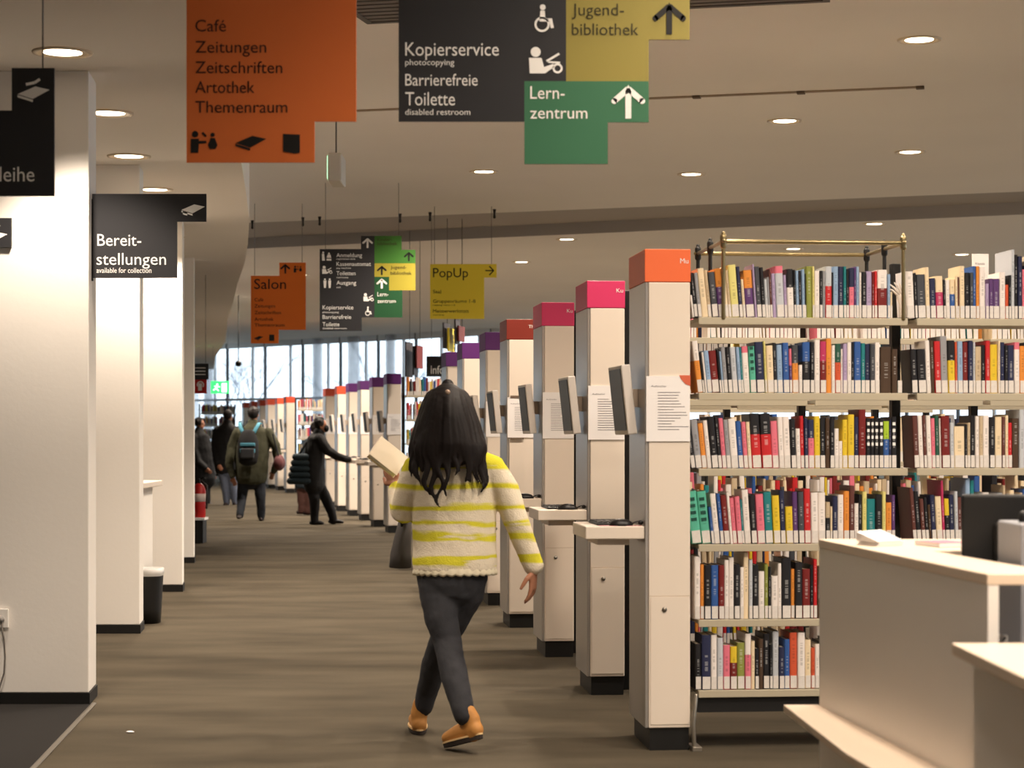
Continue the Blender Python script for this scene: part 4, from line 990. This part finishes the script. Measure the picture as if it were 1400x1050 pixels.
# ------------------------------------------------------------------ people
def remeshed(name, mb, mats, parent, voxel, smooth=4, disp=None):
    """one continuous surface from overlapping shapes"""
    me = bpy.data.meshes.new('tmp'); me.from_pydata([tuple(v) for v in mb.v], [], mb.f); me.update()
    o = bpy.data.objects.new('tmp', me); COL.objects.link(o)
    r = o.modifiers.new('r','REMESH'); r.mode = 'VOXEL'; r.voxel_size = voxel; r.use_smooth_shade = True
    if smooth:
        s = o.modifiers.new('s','SMOOTH'); s.factor = .5; s.iterations = smooth
    if disp:
        tx = bpy.data.textures.new('folds','CLOUDS'); tx.noise_scale = disp[1]; tx.noise_depth = 2
        d = o.modifiers.new('d','DISPLACE'); d.texture = tx; d.strength = disp[0]; d.mid_level = .5; d.texture_coords = 'LOCAL'
    dg = bpy.context.evaluated_depsgraph_get()
    nm = bpy.data.meshes.new_from_object(o.evaluated_get(dg)); bpy.data.objects.remove(o); bpy.data.meshes.remove(me)
    nm.name = name; nm.materials.clear(); nm.materials.append(mats)
    off = Vector((0,0,0)); q = parent
    while q is not None: off += Vector(q.location); q = q.parent
    nm.transform(Matrix.Translation(-off))
    for p_ in nm.polygons: p_.use_smooth = True
    ob = bpy.data.objects.new(name, nm); COL.objects.link(ob); ob.parent = parent
    return ob
def head_geo(mb, c, f, s=1.0, up=None):
    """c: centre between the ears; f: facing direction; s: scale (1 = 0.225 m head)"""
    f = Vector(f).normalized(); up = (Vector(up) if up else Vector((0,0,1))).normalized(); r = f.cross(up).normalized(); up = r.cross(f).normalized(); c = Vector(c)
    mb.ell(c+up*.022*s-f*.008*s, (r*.074*s, f*.093*s, up*.088*s))
    mb.ell(c-up*.045*s+f*.026*s, (r*.058*s, f*.062*s, up*.065*s))
    mb.ell(c-up*.085*s+f*.055*s, (r*.028*s, f*.026*s, up*.022*s))
    mb.tube([c+up*.018*s+f*.082*s, c-up*.018*s+f*.102*s, c-up*.024*s+f*.090*s],[.010*s,.015*s,.013*s],n=8)
    mb.tube([c-up*.052*s+f*.083*s-r*.02*s, c-up*.05*s+f*.090*s, c-up*.052*s+f*.083*s+r*.02*s],[.006*s,.008*s,.006*s],n=6)
    for k in (-1,1):
        mb.ell(c+r*k*.074*s-f*.008*s-up*.004*s,(r*.012*s,f*.02*s,up*.034*s),n=10,m=7)
        mb.tube([c+up*.03*s+f*.078*s+r*k*.012*s, c+up*.034*s+f*.076*s+r*k*.045*s],[.009*s,.007*s],n=6)
def eyes(c, f, parent, s=1.0):
    f = Vector(f).normalized(); up = Vector((0,0,1)); r = f.cross(up).normalized(); c = Vector(c)
    for k in (-1,1):
        e = MB(); e.ell(c+r*k*.032*s+f*.074*s+up*.008*s,(r*.013*s,f*.011*s,up*.011*s),n=10,m=7); worldpart(e,'eye',EYEM,parent)
EYEM = mat('eye_dark',(40,30,26),rough=.3)
SKIN = mat('skin',(164,112,86),rough=.55); SKIN2 = mat('skin_tan',(150,100,74),rough=.55)
HAIR = mat('dark_hair',(24,18,17),rough=.6,spec=.25)
def hand_geo(mb, wrist, d, palmn, s=1.0, curl=.35, thumb=1):
    """wrist point, direction of the hand, palm normal; five fingers"""
    d = Vector(d).normalized(); pn = Vector(palmn); pn = (pn-d*pn.dot(d)).normalized(); sd = d.cross(pn).normalized(); w = Vector(wrist)
    mb.tube([w-d*.03*s, w, w+d*.04*s, w+d*.085*s],[(.026*s,.021*s),(.027*s,.019*s),(.038*s,.017*s),(.040*s,.014*s)],n=12,side=sd)
    for k,(off,l) in enumerate(((-.030,.066),(-.010,.076),(.011,.072),(.031,.056))):
        a = w+d*.082*s+sd*off*s; p = [a-d*.015*s, a]; dirv = d.copy()
        for j in range(3):
            ang = curl*(.5+.25*j)*(1+.12*k); dirv = (dirv*math.cos(ang)+pn*math.sin(ang)).normalized()
            p.append(p[-1]+dirv*l*s*(.45,.32,.26)[j])
        mb.tube(p,[.0095*s,.0095*s,.009*s,.0085*s,.007*s],n=8)
    b = w+d*.02*s-sd*.026*s*thumb
    t1 = (d*.55-sd*.7*thumb+pn*.35).normalized(); t2 = (d*.85-sd*.2*thumb+pn*.45).normalized()
    mb.tube([b-t1*.01*s, b+t1*.034*s, b+t1*.034*s+t2*.03*s, b+t1*.034*s+t2*.052*s],[.014*s,.012*s,.0105*s,.008*s],n=8)
def shoe_geo(mb, ankle, toe, h=.09, w=.042):
    a = Vector(ankle); t_ = Vector(toe); d = (t_-a); d.z = 0; 
    if d.length < .03: d = Vector((0,.1,0))
    dn = d.normalized(); heel = Vector((a.x,a.y,t_.z))-dn*.055
    mb.tube([heel+Vector((0,0,.032)), heel+dn*.07+Vector((0,0,.035)), heel+dn*.16+Vector((0,0,.032)), t_+Vector((0,0,.024))],[(w*.8,.032),(w*.9,.035),(w*1.05,.031),(w*.8,.022)],n=12,side=dn.cross(Vector((0,0,1))))
    mb.tube([a+Vector((0,0,.03)), Vector((a.x,a.y,t_.z+.05))],[.045,.045],n=10)

# ---- the walking woman
DW = 8.95
def w(x, y, d=DW): return px(x, y, d)
wf = Vector((-.42,.9,0)).normalized()
wo = thing('person','person with long dark hair walking away in a yellow and cream striped jumper','person',(w(618,765).x, DW, 0))
SWEAT = bpy.data.materials.new('striped_knit'); SWEAT.use_nodes = True
nt = SWEAT.node_tree; b_ = nt.nodes['Principled BSDF']; b_.inputs['Roughness'].default_value = .95; b_.inputs['Specular IOR Level'].default_value = .1
tc = nt.nodes.new('ShaderNodeTexCoord'); sp = nt.nodes.new('ShaderNodeSeparateXYZ'); nt.links.new(tc.outputs['Object'], sp.inputs[0])
mp = nt.nodes.new('ShaderNodeMapping'); mp.inputs['Scale'].default_value = (3.2,2.6,34); n1 = nt.nodes.new('ShaderNodeTexNoise'); n1.inputs['Scale'].default_value = 1; n1.inputs['Detail'].default_value = 4
nt.links.new(tc.outputs['Object'], mp.inputs['Vector']); nt.links.new(mp.outputs['Vector'], n1.inputs['Vector'])
mp2 = nt.nodes.new('ShaderNodeMapping'); mp2.inputs['Scale'].default_value = (4.5,4.5,9); n2 = nt.nodes.new('ShaderNodeTexNoise'); n2.inputs['Scale'].default_value = 1; n2.inputs['Detail'].default_value = 2
nt.links.new(tc.outputs['Object'], mp2.inputs['Vector']); nt.links.new(mp2.outputs['Vector'], n2.inputs['Vector'])
def M_(op, a, b2):
    n = nt.nodes.new('ShaderNodeMath'); n.operation = op
    for i, v in enumerate((a,b2)):
        if isinstance(v,(int,float)): n.inputs[i].default_value = v
        else: nt.links.new(v, n.inputs[i])
    return n.outputs[0]
zz = M_('ADD', sp.outputs['Z'], M_('ADD', M_('MULTIPLY', M_('SUBTRACT', n1.outputs['Fac'], .5), .035), M_('MULTIPLY', M_('SUBTRACT', n2.outputs['Fac'], .5), .05)))
rp = nt.nodes.new('ShaderNodeValToRGB'); rp.color_ramp.interpolation = 'LINEAR'
Z0, Z1 = .72, 1.36
def zr(y): return ((1.40-(y-HOR)*DW/F)-Z0)/(Z1-Z0)
cr_c = (*lin((220,208,186)),1); ye_c = (*lin((206,198,58)),1)
stripes = [(772,758),(739,727),(718,712),(697,689),(668,660),(643,614)]
e = rp.color_ramp.elements; e[0].position = 0; e[0].color = cr_c; e[1].position = 1; e[1].color = ye_c
for lo_, hi_ in stripes:
    a_, c_ = zr(lo_), zr(hi_)
    for pos, colr in ((a_-.008,cr_c),(a_+.008,ye_c),(c_-.008,ye_c),(c_+.008,cr_c)):
        el = e.new(min(.999,max(.001,pos))); el.color = colr
nt.links.new(M_('DIVIDE', M_('SUBTRACT', zz, Z0), Z1-Z0), rp.inputs['Fac'])
# the streaks break up along the body
mp3 = nt.nodes.new('ShaderNodeMapping'); mp3.inputs['Scale'].default_value = (3.0,2.5,16); mp3.inputs['Location'].default_value = (1.7,0,.4); n3 = nt.nodes.new('ShaderNodeTexNoise'); n3.inputs['Scale'].default_value = 1; n3.inputs['Detail'].default_value = 3
nt.links.new(tc.outputs['Object'], mp3.inputs['Vector']); nt.links.new(mp3.outputs['Vector'], n3.inputs['Vector'])
r3 = nt.nodes.new('ShaderNodeValToRGB'); r3.color_ramp.elements[0].position = .36; r3.color_ramp.elements[1].position = .42; nt.links.new(n3.outputs['Fac'], r3.inputs['Fac'])
mxs = nt.nodes.new('ShaderNodeMixRGB'); mxs.inputs[1].default_value = cr_c; nt.links.new(r3.outputs['Color'], mxs.inputs[0]); nt.links.new(rp.outputs['Color'], mxs.inputs[2])
nt.links.new(mxs.outputs[0], b_.inputs['Base Color'])
wv = nt.nodes.new('ShaderNodeTexNoise'); wv.inputs['Scale'].default_value = 140; nt.links.new(tc.outputs['Object'], wv.inputs['Vector'])
bp = nt.nodes.new('ShaderNodeBump'); bp.inputs['Strength'].default_value = .6; bp.inputs['Distance'].default_value = .004; nt.links.new(wv.outputs['Fac'], bp.inputs['Height']); nt.links.new(bp.outputs['Normal'], b_.inputs['Normal'])
JEAN = mat('charcoal_denim',(42,42,46),rough=.85,noise=.15,nscale=18,bump=.2,bscale=300)
TANB = mat('tan_leather',(178,124,64),rough=.6,noise=.06,nscale=30)
SOLE = mat('dark_sole',(46,38,34),rough=.8); WELT = mat('pale_welt',(214,180,130),rough=.7)

# joints
hipL, hipR = w(596,785), w(641,785)
kneeN, kneeF = w(612,878,8.86), w(602,884,9.06)
ankN, ankF = w(634,975,8.66), w(580,962,9.20)
RARM = [w(664,634), w(690,668), w(706,712,8.93), w(719,748,8.94), w(729,779,8.94)]
LARM = [w(576,634), w(560,668), w(551,703,8.97), w(547,690,9.10), w(541,662,9.24)]
hc = w(613,560)
body = MB()
head_geo(body, hc, wf, .98)
body.tube([w(616,585), w(618,622)],[.05,.056],n=12)
body.tube([w(620,620), w(620,650), w(620,700), w(619,750), w(618,790)],[(.12,.07),(.165,.09),(.15,.09),(.145,.095),(.15,.10)],n=20)
body.tube(RARM,[.042,.040,.036,.032,.024],n=10); body.tube(LARM,[.042,.040,.036,.032,.024],n=10)
hand_geo(body, RARM[-1], Vector((-.02,-.03,-1)), (-1,.35,0), .98, .38, 1)
hand_geo(body, LARM[-1], Vector((-.25,.35,.6)), (.2,.9,.2), .98, .5, -1)
body.tube([hipL, w(602,835,8.9), kneeN, w(622,925,8.76), ankN],[.075,.068,.048,.046,.032],n=12)
body.tube([hipR, w(620,838,9.0), kneeF, w(590,922,9.14), ankF],[.075,.068,.048,.046,.032],n=12)
remeshed('body', body, SKIN, wo, .0055, 3)
eyes(hc, wf, wo, .98)
s_ = MB()
s_.tube([w(618,618), w(619,630), w(620,648), w(620,685), w(621,730), w(622,768), w(622,781)],[(.075,.07),(.150,.092),(.192,.108),(.190,.116),(.188,.122),(.190,.128),(.186,.126)],n=28,caps=False)
s_.tube([w(650,632), w(672,640), w(692,672), w(706,712,8.93), w(720,750,8.94), w(729,773,8.94)],[.06,.066,.066,.058,.052,.047],n=16,caps=True)
s_.tube([w(590,632), w(570,640), w(559,670), w(552,699,8.97), w(549,688,9.10), w(544,670,9.2)],[.06,.064,.064,.062,.056,.045],n=16)
remeshed('jumper', s_, SWEAT, wo, .007, 6, (.010,.09))
hem = MB(); n_ = 90; ce = w(622,781); 
vs = []
for rr,zz_ in ((.184,.02),(.190,-.004),(.186,-.014),(.176,-.012)):
    for i in range(n_):
        a_ = 2*math.pi*i/n_; sc_ = 1+.018*math.sin(i*2.1); vs.append(ce+Vector((rr*sc_*math.cos(a_), rr*.675*sc_*math.sin(a_), zz_-.004*math.sin(i*2.1))))
hem.add(vs,[(j*n_+i,j*n_+(i+1)%n_,(j+1)*n_+(i+1)%n_,(j+1)*n_+i) for j in range(3) for i in range(n_)],0,True)
worldpart(hem,'ragged_hem',mat('cream_knit',(222,212,186),rough=.95),wo)
j_ = MB()
j_.tube([w(620,752), w(618,778), w(616,798)],[(.155,.11),(.158,.118),(.15,.115)],n=20)
j_.tube([hipL, w(600,815,8.93), w(604,848,8.89), kneeN, w(617,905,8.80), w(624,935,8.74), w(633,970,8.67), w(635,978,8.66)],[.088,.086,.075,.063,.062,.060,.050,.047],n=16)
j_.tube([hipR, w(636,812,8.97), w(620,845,9.01), kneeF, w(592,915,9.12), w(584,945,9.18), w(579,966,9.20)],[.088,.085,.074,.062,.058,.050,.045],n=16)
remeshed('jeans', j_, JEAN, wo, .007, 4, (.008,.06))
def boot(ank, heel, toe, nm):
    """ankle boot with welt and dark sole; heel, toe: sole points"""
    ank, heel, toe = Vector(ank), Vector(heel), Vector(toe); d = (toe-heel); L_ = d.length; d.normalize()
    sd = d.cross(Vector((0,0,1))).normalized(); up = sd.cross(d).normalized()
    m1 = MB()
    m1.tube([heel+d*.03+up*.045, heel+d*.08+up*.05, heel+d*.14+up*.045, heel+d*(L_-.035)+up*.04],[(.036,.040),(.038,.046),(.042,.042),(.038,.030)],n=14,side=sd)
    m1.tube([heel+d*.05+up*.03, heel+d*.052+up*.09, (heel+d*.055+up*.13)*.4+(ank+Vector((0,0,.0)))*.6],[(.036,.042),(.040,.050),(.043,.047)],n=14,side=sd)
    bo = remeshed('boot', m1, TANB, wo, .006, 3)
    m2 = MB(); k = 24
    def outline(o, z): 
        res = []
        for i in range(k):
            a_ = 2*math.pi*i/k; x_ = math.cos(a_); y_ = math.sin(a_)
            ww = .036+.008*(x_*.5+.5); res.append(heel+d*(L_/2+x_*(L_/2+o))+sd*(y_*(ww+o)*(1-.12*x_*x_))+up*z)
        return res
    vs = outline(.002,0)+outline(.004,.018); m2.add(vs,[(i,(i+1)%k,k+(i+1)%k,k+i) for i in range(k)]+[tuple(range(k,2*k)),tuple(reversed(range(k)))]); 
    so_ = worldpart(m2,'sole',SOLE,bo)
    m3 = MB(); vs = outline(.0055,.0185)+outline(.0055,.026); m3.add(vs,[(i,(i+1)%k,k+(i+1)%k,k+i) for i in range(k)]+[tuple(range(k,2*k)),tuple(reversed(range(k)))])
    worldpart(m3,'welt',WELT,bo,label='pale welt line')
toeN = Vector((px(609,0,8.76).x, 8.78, .004)); heelN = Vector((px(659,0,8.61).x, 8.61, .072))
boot(ankN, heelN, toeN, 'near')
heelF = px(574,1004,9.17); heelF.z = .0; toeF = heelF+Vector((-.03,.235,.012))
boot(ankF, heelF+Vector((0,0,.002)), toeF, 'far')
hb = MB()
CAPR = [(527,.030,.04),(531,.054,.062),(537,.076,.084),(546,.092,.105),(556,.104,.116),(568,.116,.118),(582,.132,.110),(598,.147,.100),(614,.160,.090),(630,.158,.078)]
def cap_at(y):
    for (y0,a0,b0),(y1,a1,b1) in zip(CAPR[:-1],CAPR[1:]):
        if y <= y1:
            f_ = max(0,(y-y0)/(y1-y0)); return a0+(a1-a0)*f_, b0+(b1-b0)*f_
    return CAPR[-1][1], CAPR[-1][2]
def cap_c(y): return w(612+.2*max(0,(y-590)/10), y, 8.945-.085*min(1,max(0,(y-526)/80)))
hb.tube([cap_c(y) for y,_,_ in CAPR[:-1]],[(a*.96,b*.94) for _,a,b in CAPR[:-1]],n=36)
rh = random.Random(11)
LOCKS = []
for l in range(17):
    c_t = -1.7+3.4*(l+.5)/17+rh.uniform(-.06,.06); mid = abs(c_t) < .28
    LOCKS.append((c_t, rh.uniform(634,646) if .12 < c_t < .55 else rh.uniform(672,690) if -.75 < c_t <= .12 else rh.uniform(656,672) if c_t >= .55 else rh.uniform(640,656), rh.uniform(0,6.28), rh.uniform(.006,.014), rh.uniform(7,10)))
for k in range(340):
    th = rh.uniform(-1.75,1.75); lk = min(LOCKS, key=lambda L: abs(L[0]-th))
    ys = rh.uniform(533,541) if k < 170 else rh.uniform(556,604)
    yend = lk[1]+rh.uniform(-14,8)
    if k % 7 == 0: yend -= rh.uniform(15,40)
    ph = rh.uniform(0,6.28); fl = rh.uniform(.92,1.08); n_p = 15; pts = []; r0 = rh.uniform(.006,.0105); rr = []
    for q_ in range(n_p):
        f_ = q_/(n_p-1); y = ys+(yend-ys)*f_; a_, b_2 = cap_at(min(y,630)); c_ = cap_c(min(y,640)); c_ = Vector((c_.x, c_.y, w(612,y).z))
        over = max(0,(y-604)/64); tt = th+(lk[0]-th)*min(.85,over*1.1)
        wob = lk[3]*(.15+1.2*over)*math.sin(lk[2]+over*lk[4])+.003*math.sin(ph+f_*9)
        pts.append(c_+Vector((a_*math.sin(tt)*fl+wob, -b_2*math.cos(tt)-.004-.010*over+.004*math.cos(lk[2]*2+over*6), 0)))
        rr.append(r0*(1 if f_ < .6 else 1-.8*(f_-.6)/.4))
    hb.tube(pts, rr, n=6)
ho = remeshed('hair', hb, HAIR, wo, .0045, 1)
m = MB(); m.ell(w(612,536,8.795),((.012,0,0),(0,.006,.005),(0,-.004,.010)),n=12,m=8); worldpart(m,'hair_clip',mat('hair_clip',(205,180,160),rough=.25,metal=.3),wo,label='small shiny hair clip')
# open book in her hand
bkc = px(531,626,9.22); t = thing('open_book','open pale book held up in the walking woman\'s hand','book',bkc)
t.rotation_euler = (math.radians(-28), math.radians(38), math.radians(14))
m = MB(); m.box((-.078,-.014,-.055),(.07,.014,.055)); part(m,'pages',PAPER,t,bevel=.004)
m = MB(); m.box((-.082,.0142,-.060),(.074,.0175,.060)); m.box((-.082,-.0175,-.060),(.074,-.0142,.060)); m.box((-.0855,-.0175,-.06),(-.082,.0175,.06)); part(m,'cover',mat('cream_cover',(228,214,190)),t,bevel=.001)
# dark shoulder bag on her forearm
bg_ = px(551,742,9.14); t = thing('tote_bag','dark grey cloth bag hanging from the walking woman\'s forearm','bag',bg_)
m = MB(); m.tube([(.01,.0,.10),(.0,0,.03),(-.01,.0,-.05),(-.012,.0,-.112)],[(.030,.07),(.038,.10),(.048,.11),(.052,.10)],n=16,caps=False); part(m,'pouch',mat('grey_cloth',(70,66,64),rough=.9),t)
m = MB(); m.tube([(.0,-.07,.08),(-.01,-.05,.16),(-.01,0,.185),(-.01,.05,.16),(.0,.07,.08)],.008,n=8); part(m,'strap',BLACK,t)

# ---- people farther down the aisle
def simple_person(label, d, head, facing, torso, arms, legs, feet, top, bottom, shoes, hair, topname, skin=SKIN, hands=None, coatlen=None, extra=None, hood=False, hs=1.0):
    """all points in px at depth d (third value = depth offset); radii in m"""
    def q(p): return px(p[0], p[1], d+(p[2] if len(p) > 2 else 0))
    o = thing('person', label, 'person', (q(torso[-1][0]).x, d, 0))
    hcen = q(head); f = Vector(facing)
    b = MB(); head_geo(b, hcen, f, hs); n0 = q(torso[0][0])
    b.tube([hcen-Vector((0,0,.06)), n0+Vector((0,0,.0))],[.052,.055],n=10)
    b.tube([q(p) for p,_ in torso],[(rx*.82,ry*.82) for _,(rx,ry) in torso],n=16)
    for a in arms:
        b.tube([q(p) for p in a],[.045]+[.038]*(len(a)-2)+[.026],n=8)
        dv = (q(a[-1])-q(a[-2])).normalized(); hand_geo(b, q(a[-1]), dv, Vector((.2,.9,-.1)) if abs(dv.z) > .5 else Vector((0,0,-1)), 1.0, .4, 1)
    for l in legs: b.tube([q(p) for p in l],[.075,.06,.045,.036][:len(l)],n=10)
    remeshed('body', b, skin, o, .012, 1)
    eyes(hcen, f, o, hs)
    j = MB(); j.tube([q(p) for p,_ in torso],[r for _,r in torso],n=20)
    for a in arms:
        pts = [q(p) for p in a]; pts[-1] = pts[-2]+(pts[-1]-pts[-2])*.93
        j.tube(pts,[.085,.078,.068,.058,.05][:len(pts)-1]+[.05],n=10)
    jo = remeshed(topname, j, top, o, .013, 3, (.02,.12))
    tr = MB()
    hp = torso[-1]; tr.tube([q(hp[0])+Vector((0,0,.12)), q(hp[0])-Vector((0,0,.04))],[(hp[1][0]*.86,hp[1][1]*.86)]*2,n=14)
    for l in legs: tr.tube([q(p) for p in l],[.10,.085,.07,.062][:len(l)],n=12)
    remeshed('trousers', tr, bottom, o, .013, 3, (.015,.10))
    for a, t_ in feet:
        s_ = MB(); shoe_geo(s_, q(a), q(t_)); remeshed('shoe', s_, shoes, o, .009, 2)
    h = MB(); fn = f.normalized()
    h.ell(hcen+Vector((0,0,.035*hs))-fn*.022*hs, ((.088*hs,0,0),(0,.102*hs,0),(0,0,.098*hs)))
    for k in range(40):
        a_ = rh.uniform(0,6.28); el = rh.uniform(.1,1.4)
        v = Vector((math.cos(a_)*math.cos(el)*.086, math.sin(a_)*math.cos(el)*.10, math.sin(el)*.094))*hs
        if v.normalized().dot(fn) > .55 and el < .7: continue
        c0 = hcen+Vector((0,0,.038*hs))-fn*.02*hs+v; h.tube([c0, c0+v*.10+Vector((rh.uniform(-.012,.012),rh.uniform(-.012,.012),-.012))],[.016,.006],n=5)
    # trim the cap so that the face stays free
    h.v = [tuple(Vector(v)-fn*max(0,(Vector(v)-hcen).dot(fn)-.062*hs)) if (Vector(v)-hcen).z < .075*hs else v for v in h.v]
    remeshed('hair', h, hair, o, .010, 1)
    return o, q
OLIVE = mat('olive_jacket',(62,62,46),rough=.9); BLKJ = mat('black_jacket',(15,15,17),rough=.8); DENIM = mat('blue_grey_denim',(96,104,122),rough=.9,noise=.1,nscale=12)
DJEAN = mat('dark_denim',(34,38,46),rough=.9); BLKT = mat('black_trousers',(15,15,18),rough=.85); SHOEB = mat('dark_shoes',(38,26,24),rough=.6)
D2 = 31.2
o2, q2 = simple_person('person in olive jacket walking away with a black and teal backpack', D2, (346.5,567.5), (.05,1,0),
    [((346,578.5),(.085,.085)),((346,584),(.16,.12)),((346,590),(.24,.14)),((345,612),(.27,.16)),((344,636),(.26,.165)),((344,654),(.25,.16))],
    [[(325,592),(317,612),(313,634,-.05),(318,652,-.1)],[(367,592),(377,610),(380,630),(374,645,.05)]],
    [[(334,654),(331,676),(330,690,-.1),(328,704,-.2)],[(355,654),(356,678),(357,694),(357,706)]],
    [((328,704,-.2),(326.5,710,-.32)),((357,706),(358.5,712,.16))], OLIVE, DJEAN, SHOEB, HAIR, 'jacket')
# backpack
p = px(340,610,D2-.24); t = thing('backpack','black and teal backpack on the person in olive jacket','backpack',(p.x,D2-.30,p.z))
TEAL = mat('teal_cloth',(70,130,150),rough=.8)
m = MB(); m.tube([(0,0,-.22),(0,0,-.1),(0,.0,.08),(0,.02,.20)],[(.15,.09),(.165,.11),(.16,.10),(.11,.06)],n=16); part(m,'main_bag',BLKJ,t)
m = MB(); m.box((-.10,-.145,-.19),(.11,-.085,-.03)); m.v=[tuple(v) for v in m.v]; part(m,'front_pocket',mat('dark_grey_cloth',(50,52,56),rough=.85),t,bevel=.02)
m = MB(); m.box((-.11,-.125,.0),(.12,-.075,.05)); part(m,'top_band',TEAL,t,bevel=.01,label='teal band'); 
m = MB(); m.box((-.11,-.13,-.10),(.12,-.082,-.04)); part(m,'lower_band',TEAL,t,bevel=.01,label='teal band')
for k in (-1,1):
    m = MB(); m.tube([(k*.08,.02,.20),(k*.13,.05,.30),(k*.15,.16,.36),(k*.16,.26,.35)],[(.03,.012)]*4,n=8); part(m,'shoulder_strap',TEAL,t,label='teal shoulder strap')
p = px(382,629,D2-.05); t = thing('shoulder_bag','maroon sports bag at the side of the person in olive jacket','bag',(p.x,D2-.05,p.z))
m = MB(); m.tube([(0,-.18,-.05),(0,0,-.04),(0,.18,-.05)],[(.075,.10),(.085,.13),(.075,.10)],n=14); part(m,'pouch',mat('maroon_cloth',(84,44,46),rough=.85),t)
m = MB(); m.tube([(-.0,-.12,.08),(-.05,-.03,.22),(-.10,.0,.40)],.014,n=6); part(m,'strap',BLKJ,t)
D3 = 30.0
o3, q3 = simple_person('person in black jacket leaning to the desk shelf of a middle column', D3, (438.5,582), (1,.15,-.12),
    [((436,592),(.09,.09)),((434,600),(.15,.19)),((430,620),(.16,.19)),((429,642),(.165,.19)),((430,664),(.16,.18))],
    [[(437,600,-.14),(448,616,-.16),(459,623,-.16),(470,627,-.14),(477,628.5,-.1)],[(437,600,.14),(446,616,.16),(458,623,.18)]],
    [[(427,664),(430,682,-.05),(430,698,-.05),(430,711,-.05)],[(436,664),(447,684,.08),(453,699,.08),(456,712,.08)]],
    [((430,711,-.05),(441,717.5,-.1)),((456,712,.08),(468,716,.05))], BLKJ, BLKT, mat('black_shoes',(24,22,22),rough=.6), HAIR, 'jacket', skin=SKIN)
m = MB(); m.ell(px(443.5,585,D3)+Vector((.03,0,-.01)),((.04,0,0),(0,.06,0),(0,0,.055))); worldpart(m,'face_mask',BLKT,o3,label='dark face mask')
p = px(410,640,D3); t = thing('quilted_bag','teal quilted shoulder bag behind the person in black jacket','bag',(p.x,D3-.12,p.z),0)
m = MB()
for k,zz_ in enumerate((-.19,-.10,-.01,.08,.17)):
    m.tube([(-.13+.02*k,0,zz_),(.14,0,zz_+.0)],[(.09-.008*k,.055)]*2,n=10,side=(0,1,0))
remeshed_bag = part(m,'pouch',mat('dark_teal_quilt',(24,40,48),rough=.7),t)
m = MB(); m.tube([(.0,0,.2),(.10,.04,.38),(.24,.12,.50)],.018,n=6); part(m,'strap',BLKJ,t)
D6_ = 33.2
simple_person('person in brown trousers mostly hidden behind the one in black jacket', D6_, (433,588), (1,.4,-.3),
    [((432,598),(.09,.09)),((428,606),(.15,.18)),((423,625),(.17,.18)),((418,645),(.17,.18)),((416,660),(.17,.17))],
    [[(428,606,-.1),(432,622,-.1),(436,634,-.1)],[(428,606,.1),(433,622,.1),(438,634,.1)]],
    [[(413,660),(413,678),(413,690),(412,698)],[(421,660),(422,680),(422,692),(421,699)]],
    [((412,698),(418,703)),((421,699),(427,704))], mat('dark_teal_coat',(30,40,48),rough=.8), mat('brown_trousers',(66,40,34),rough=.9), SHOEB, HAIR, 'coat')
D4 = 38.0
simple_person('person in black coat and pale grey-blue jeans standing near the windows', D4, (312,569.5), (.5,1,0),
    [((311,578),(.085,.085)),((311,582),(.14,.11)),((311,587),(.23,.13)),((309,606),(.25,.15)),((308,628),(.24,.15)),((309,642),(.21,.14))],
    [[(297,589),(294,606),(295,624),(299,634,-.1)],[(325,589),(328,606),(327,624),(324,635)]],
    [[(304,640),(307,660),(309,676),(310,687)],[(315,640),(318,660),(320,676),(321,687)]],
    [((310,687),(307,692,-.15)),((321,687),(322.5,691,.1))], BLKJ, DENIM, SHOEB, HAIR, 'coat')
simple_person('person in long black coat and face mask standing by the last wall', 38.6, (273,580), (1,-.1,0),
    [((272.5,588),(.085,.085)),((272,592),(.13,.12)),((272,596),(.20,.15)),((274,614),(.23,.18)),((276,636),(.25,.20)),((277,656),(.26,.20))],
    [[(266,598,-.1),(266,616,-.15),(272,632,-.2),(281,640,-.2)],[(279,598,.1),(285,616,.15),(288,634,.15),(291,645,.1)]],
    [[(272,655),(274,670),(275,680),(275,688)],[(281,655),(282,670),(283,680),(283,688)]],
    [((275,688),(280,692,-.1)),((283,688),(289,692,.05))], BLKJ, BLKT, SHOEB, HAIR, 'coat')
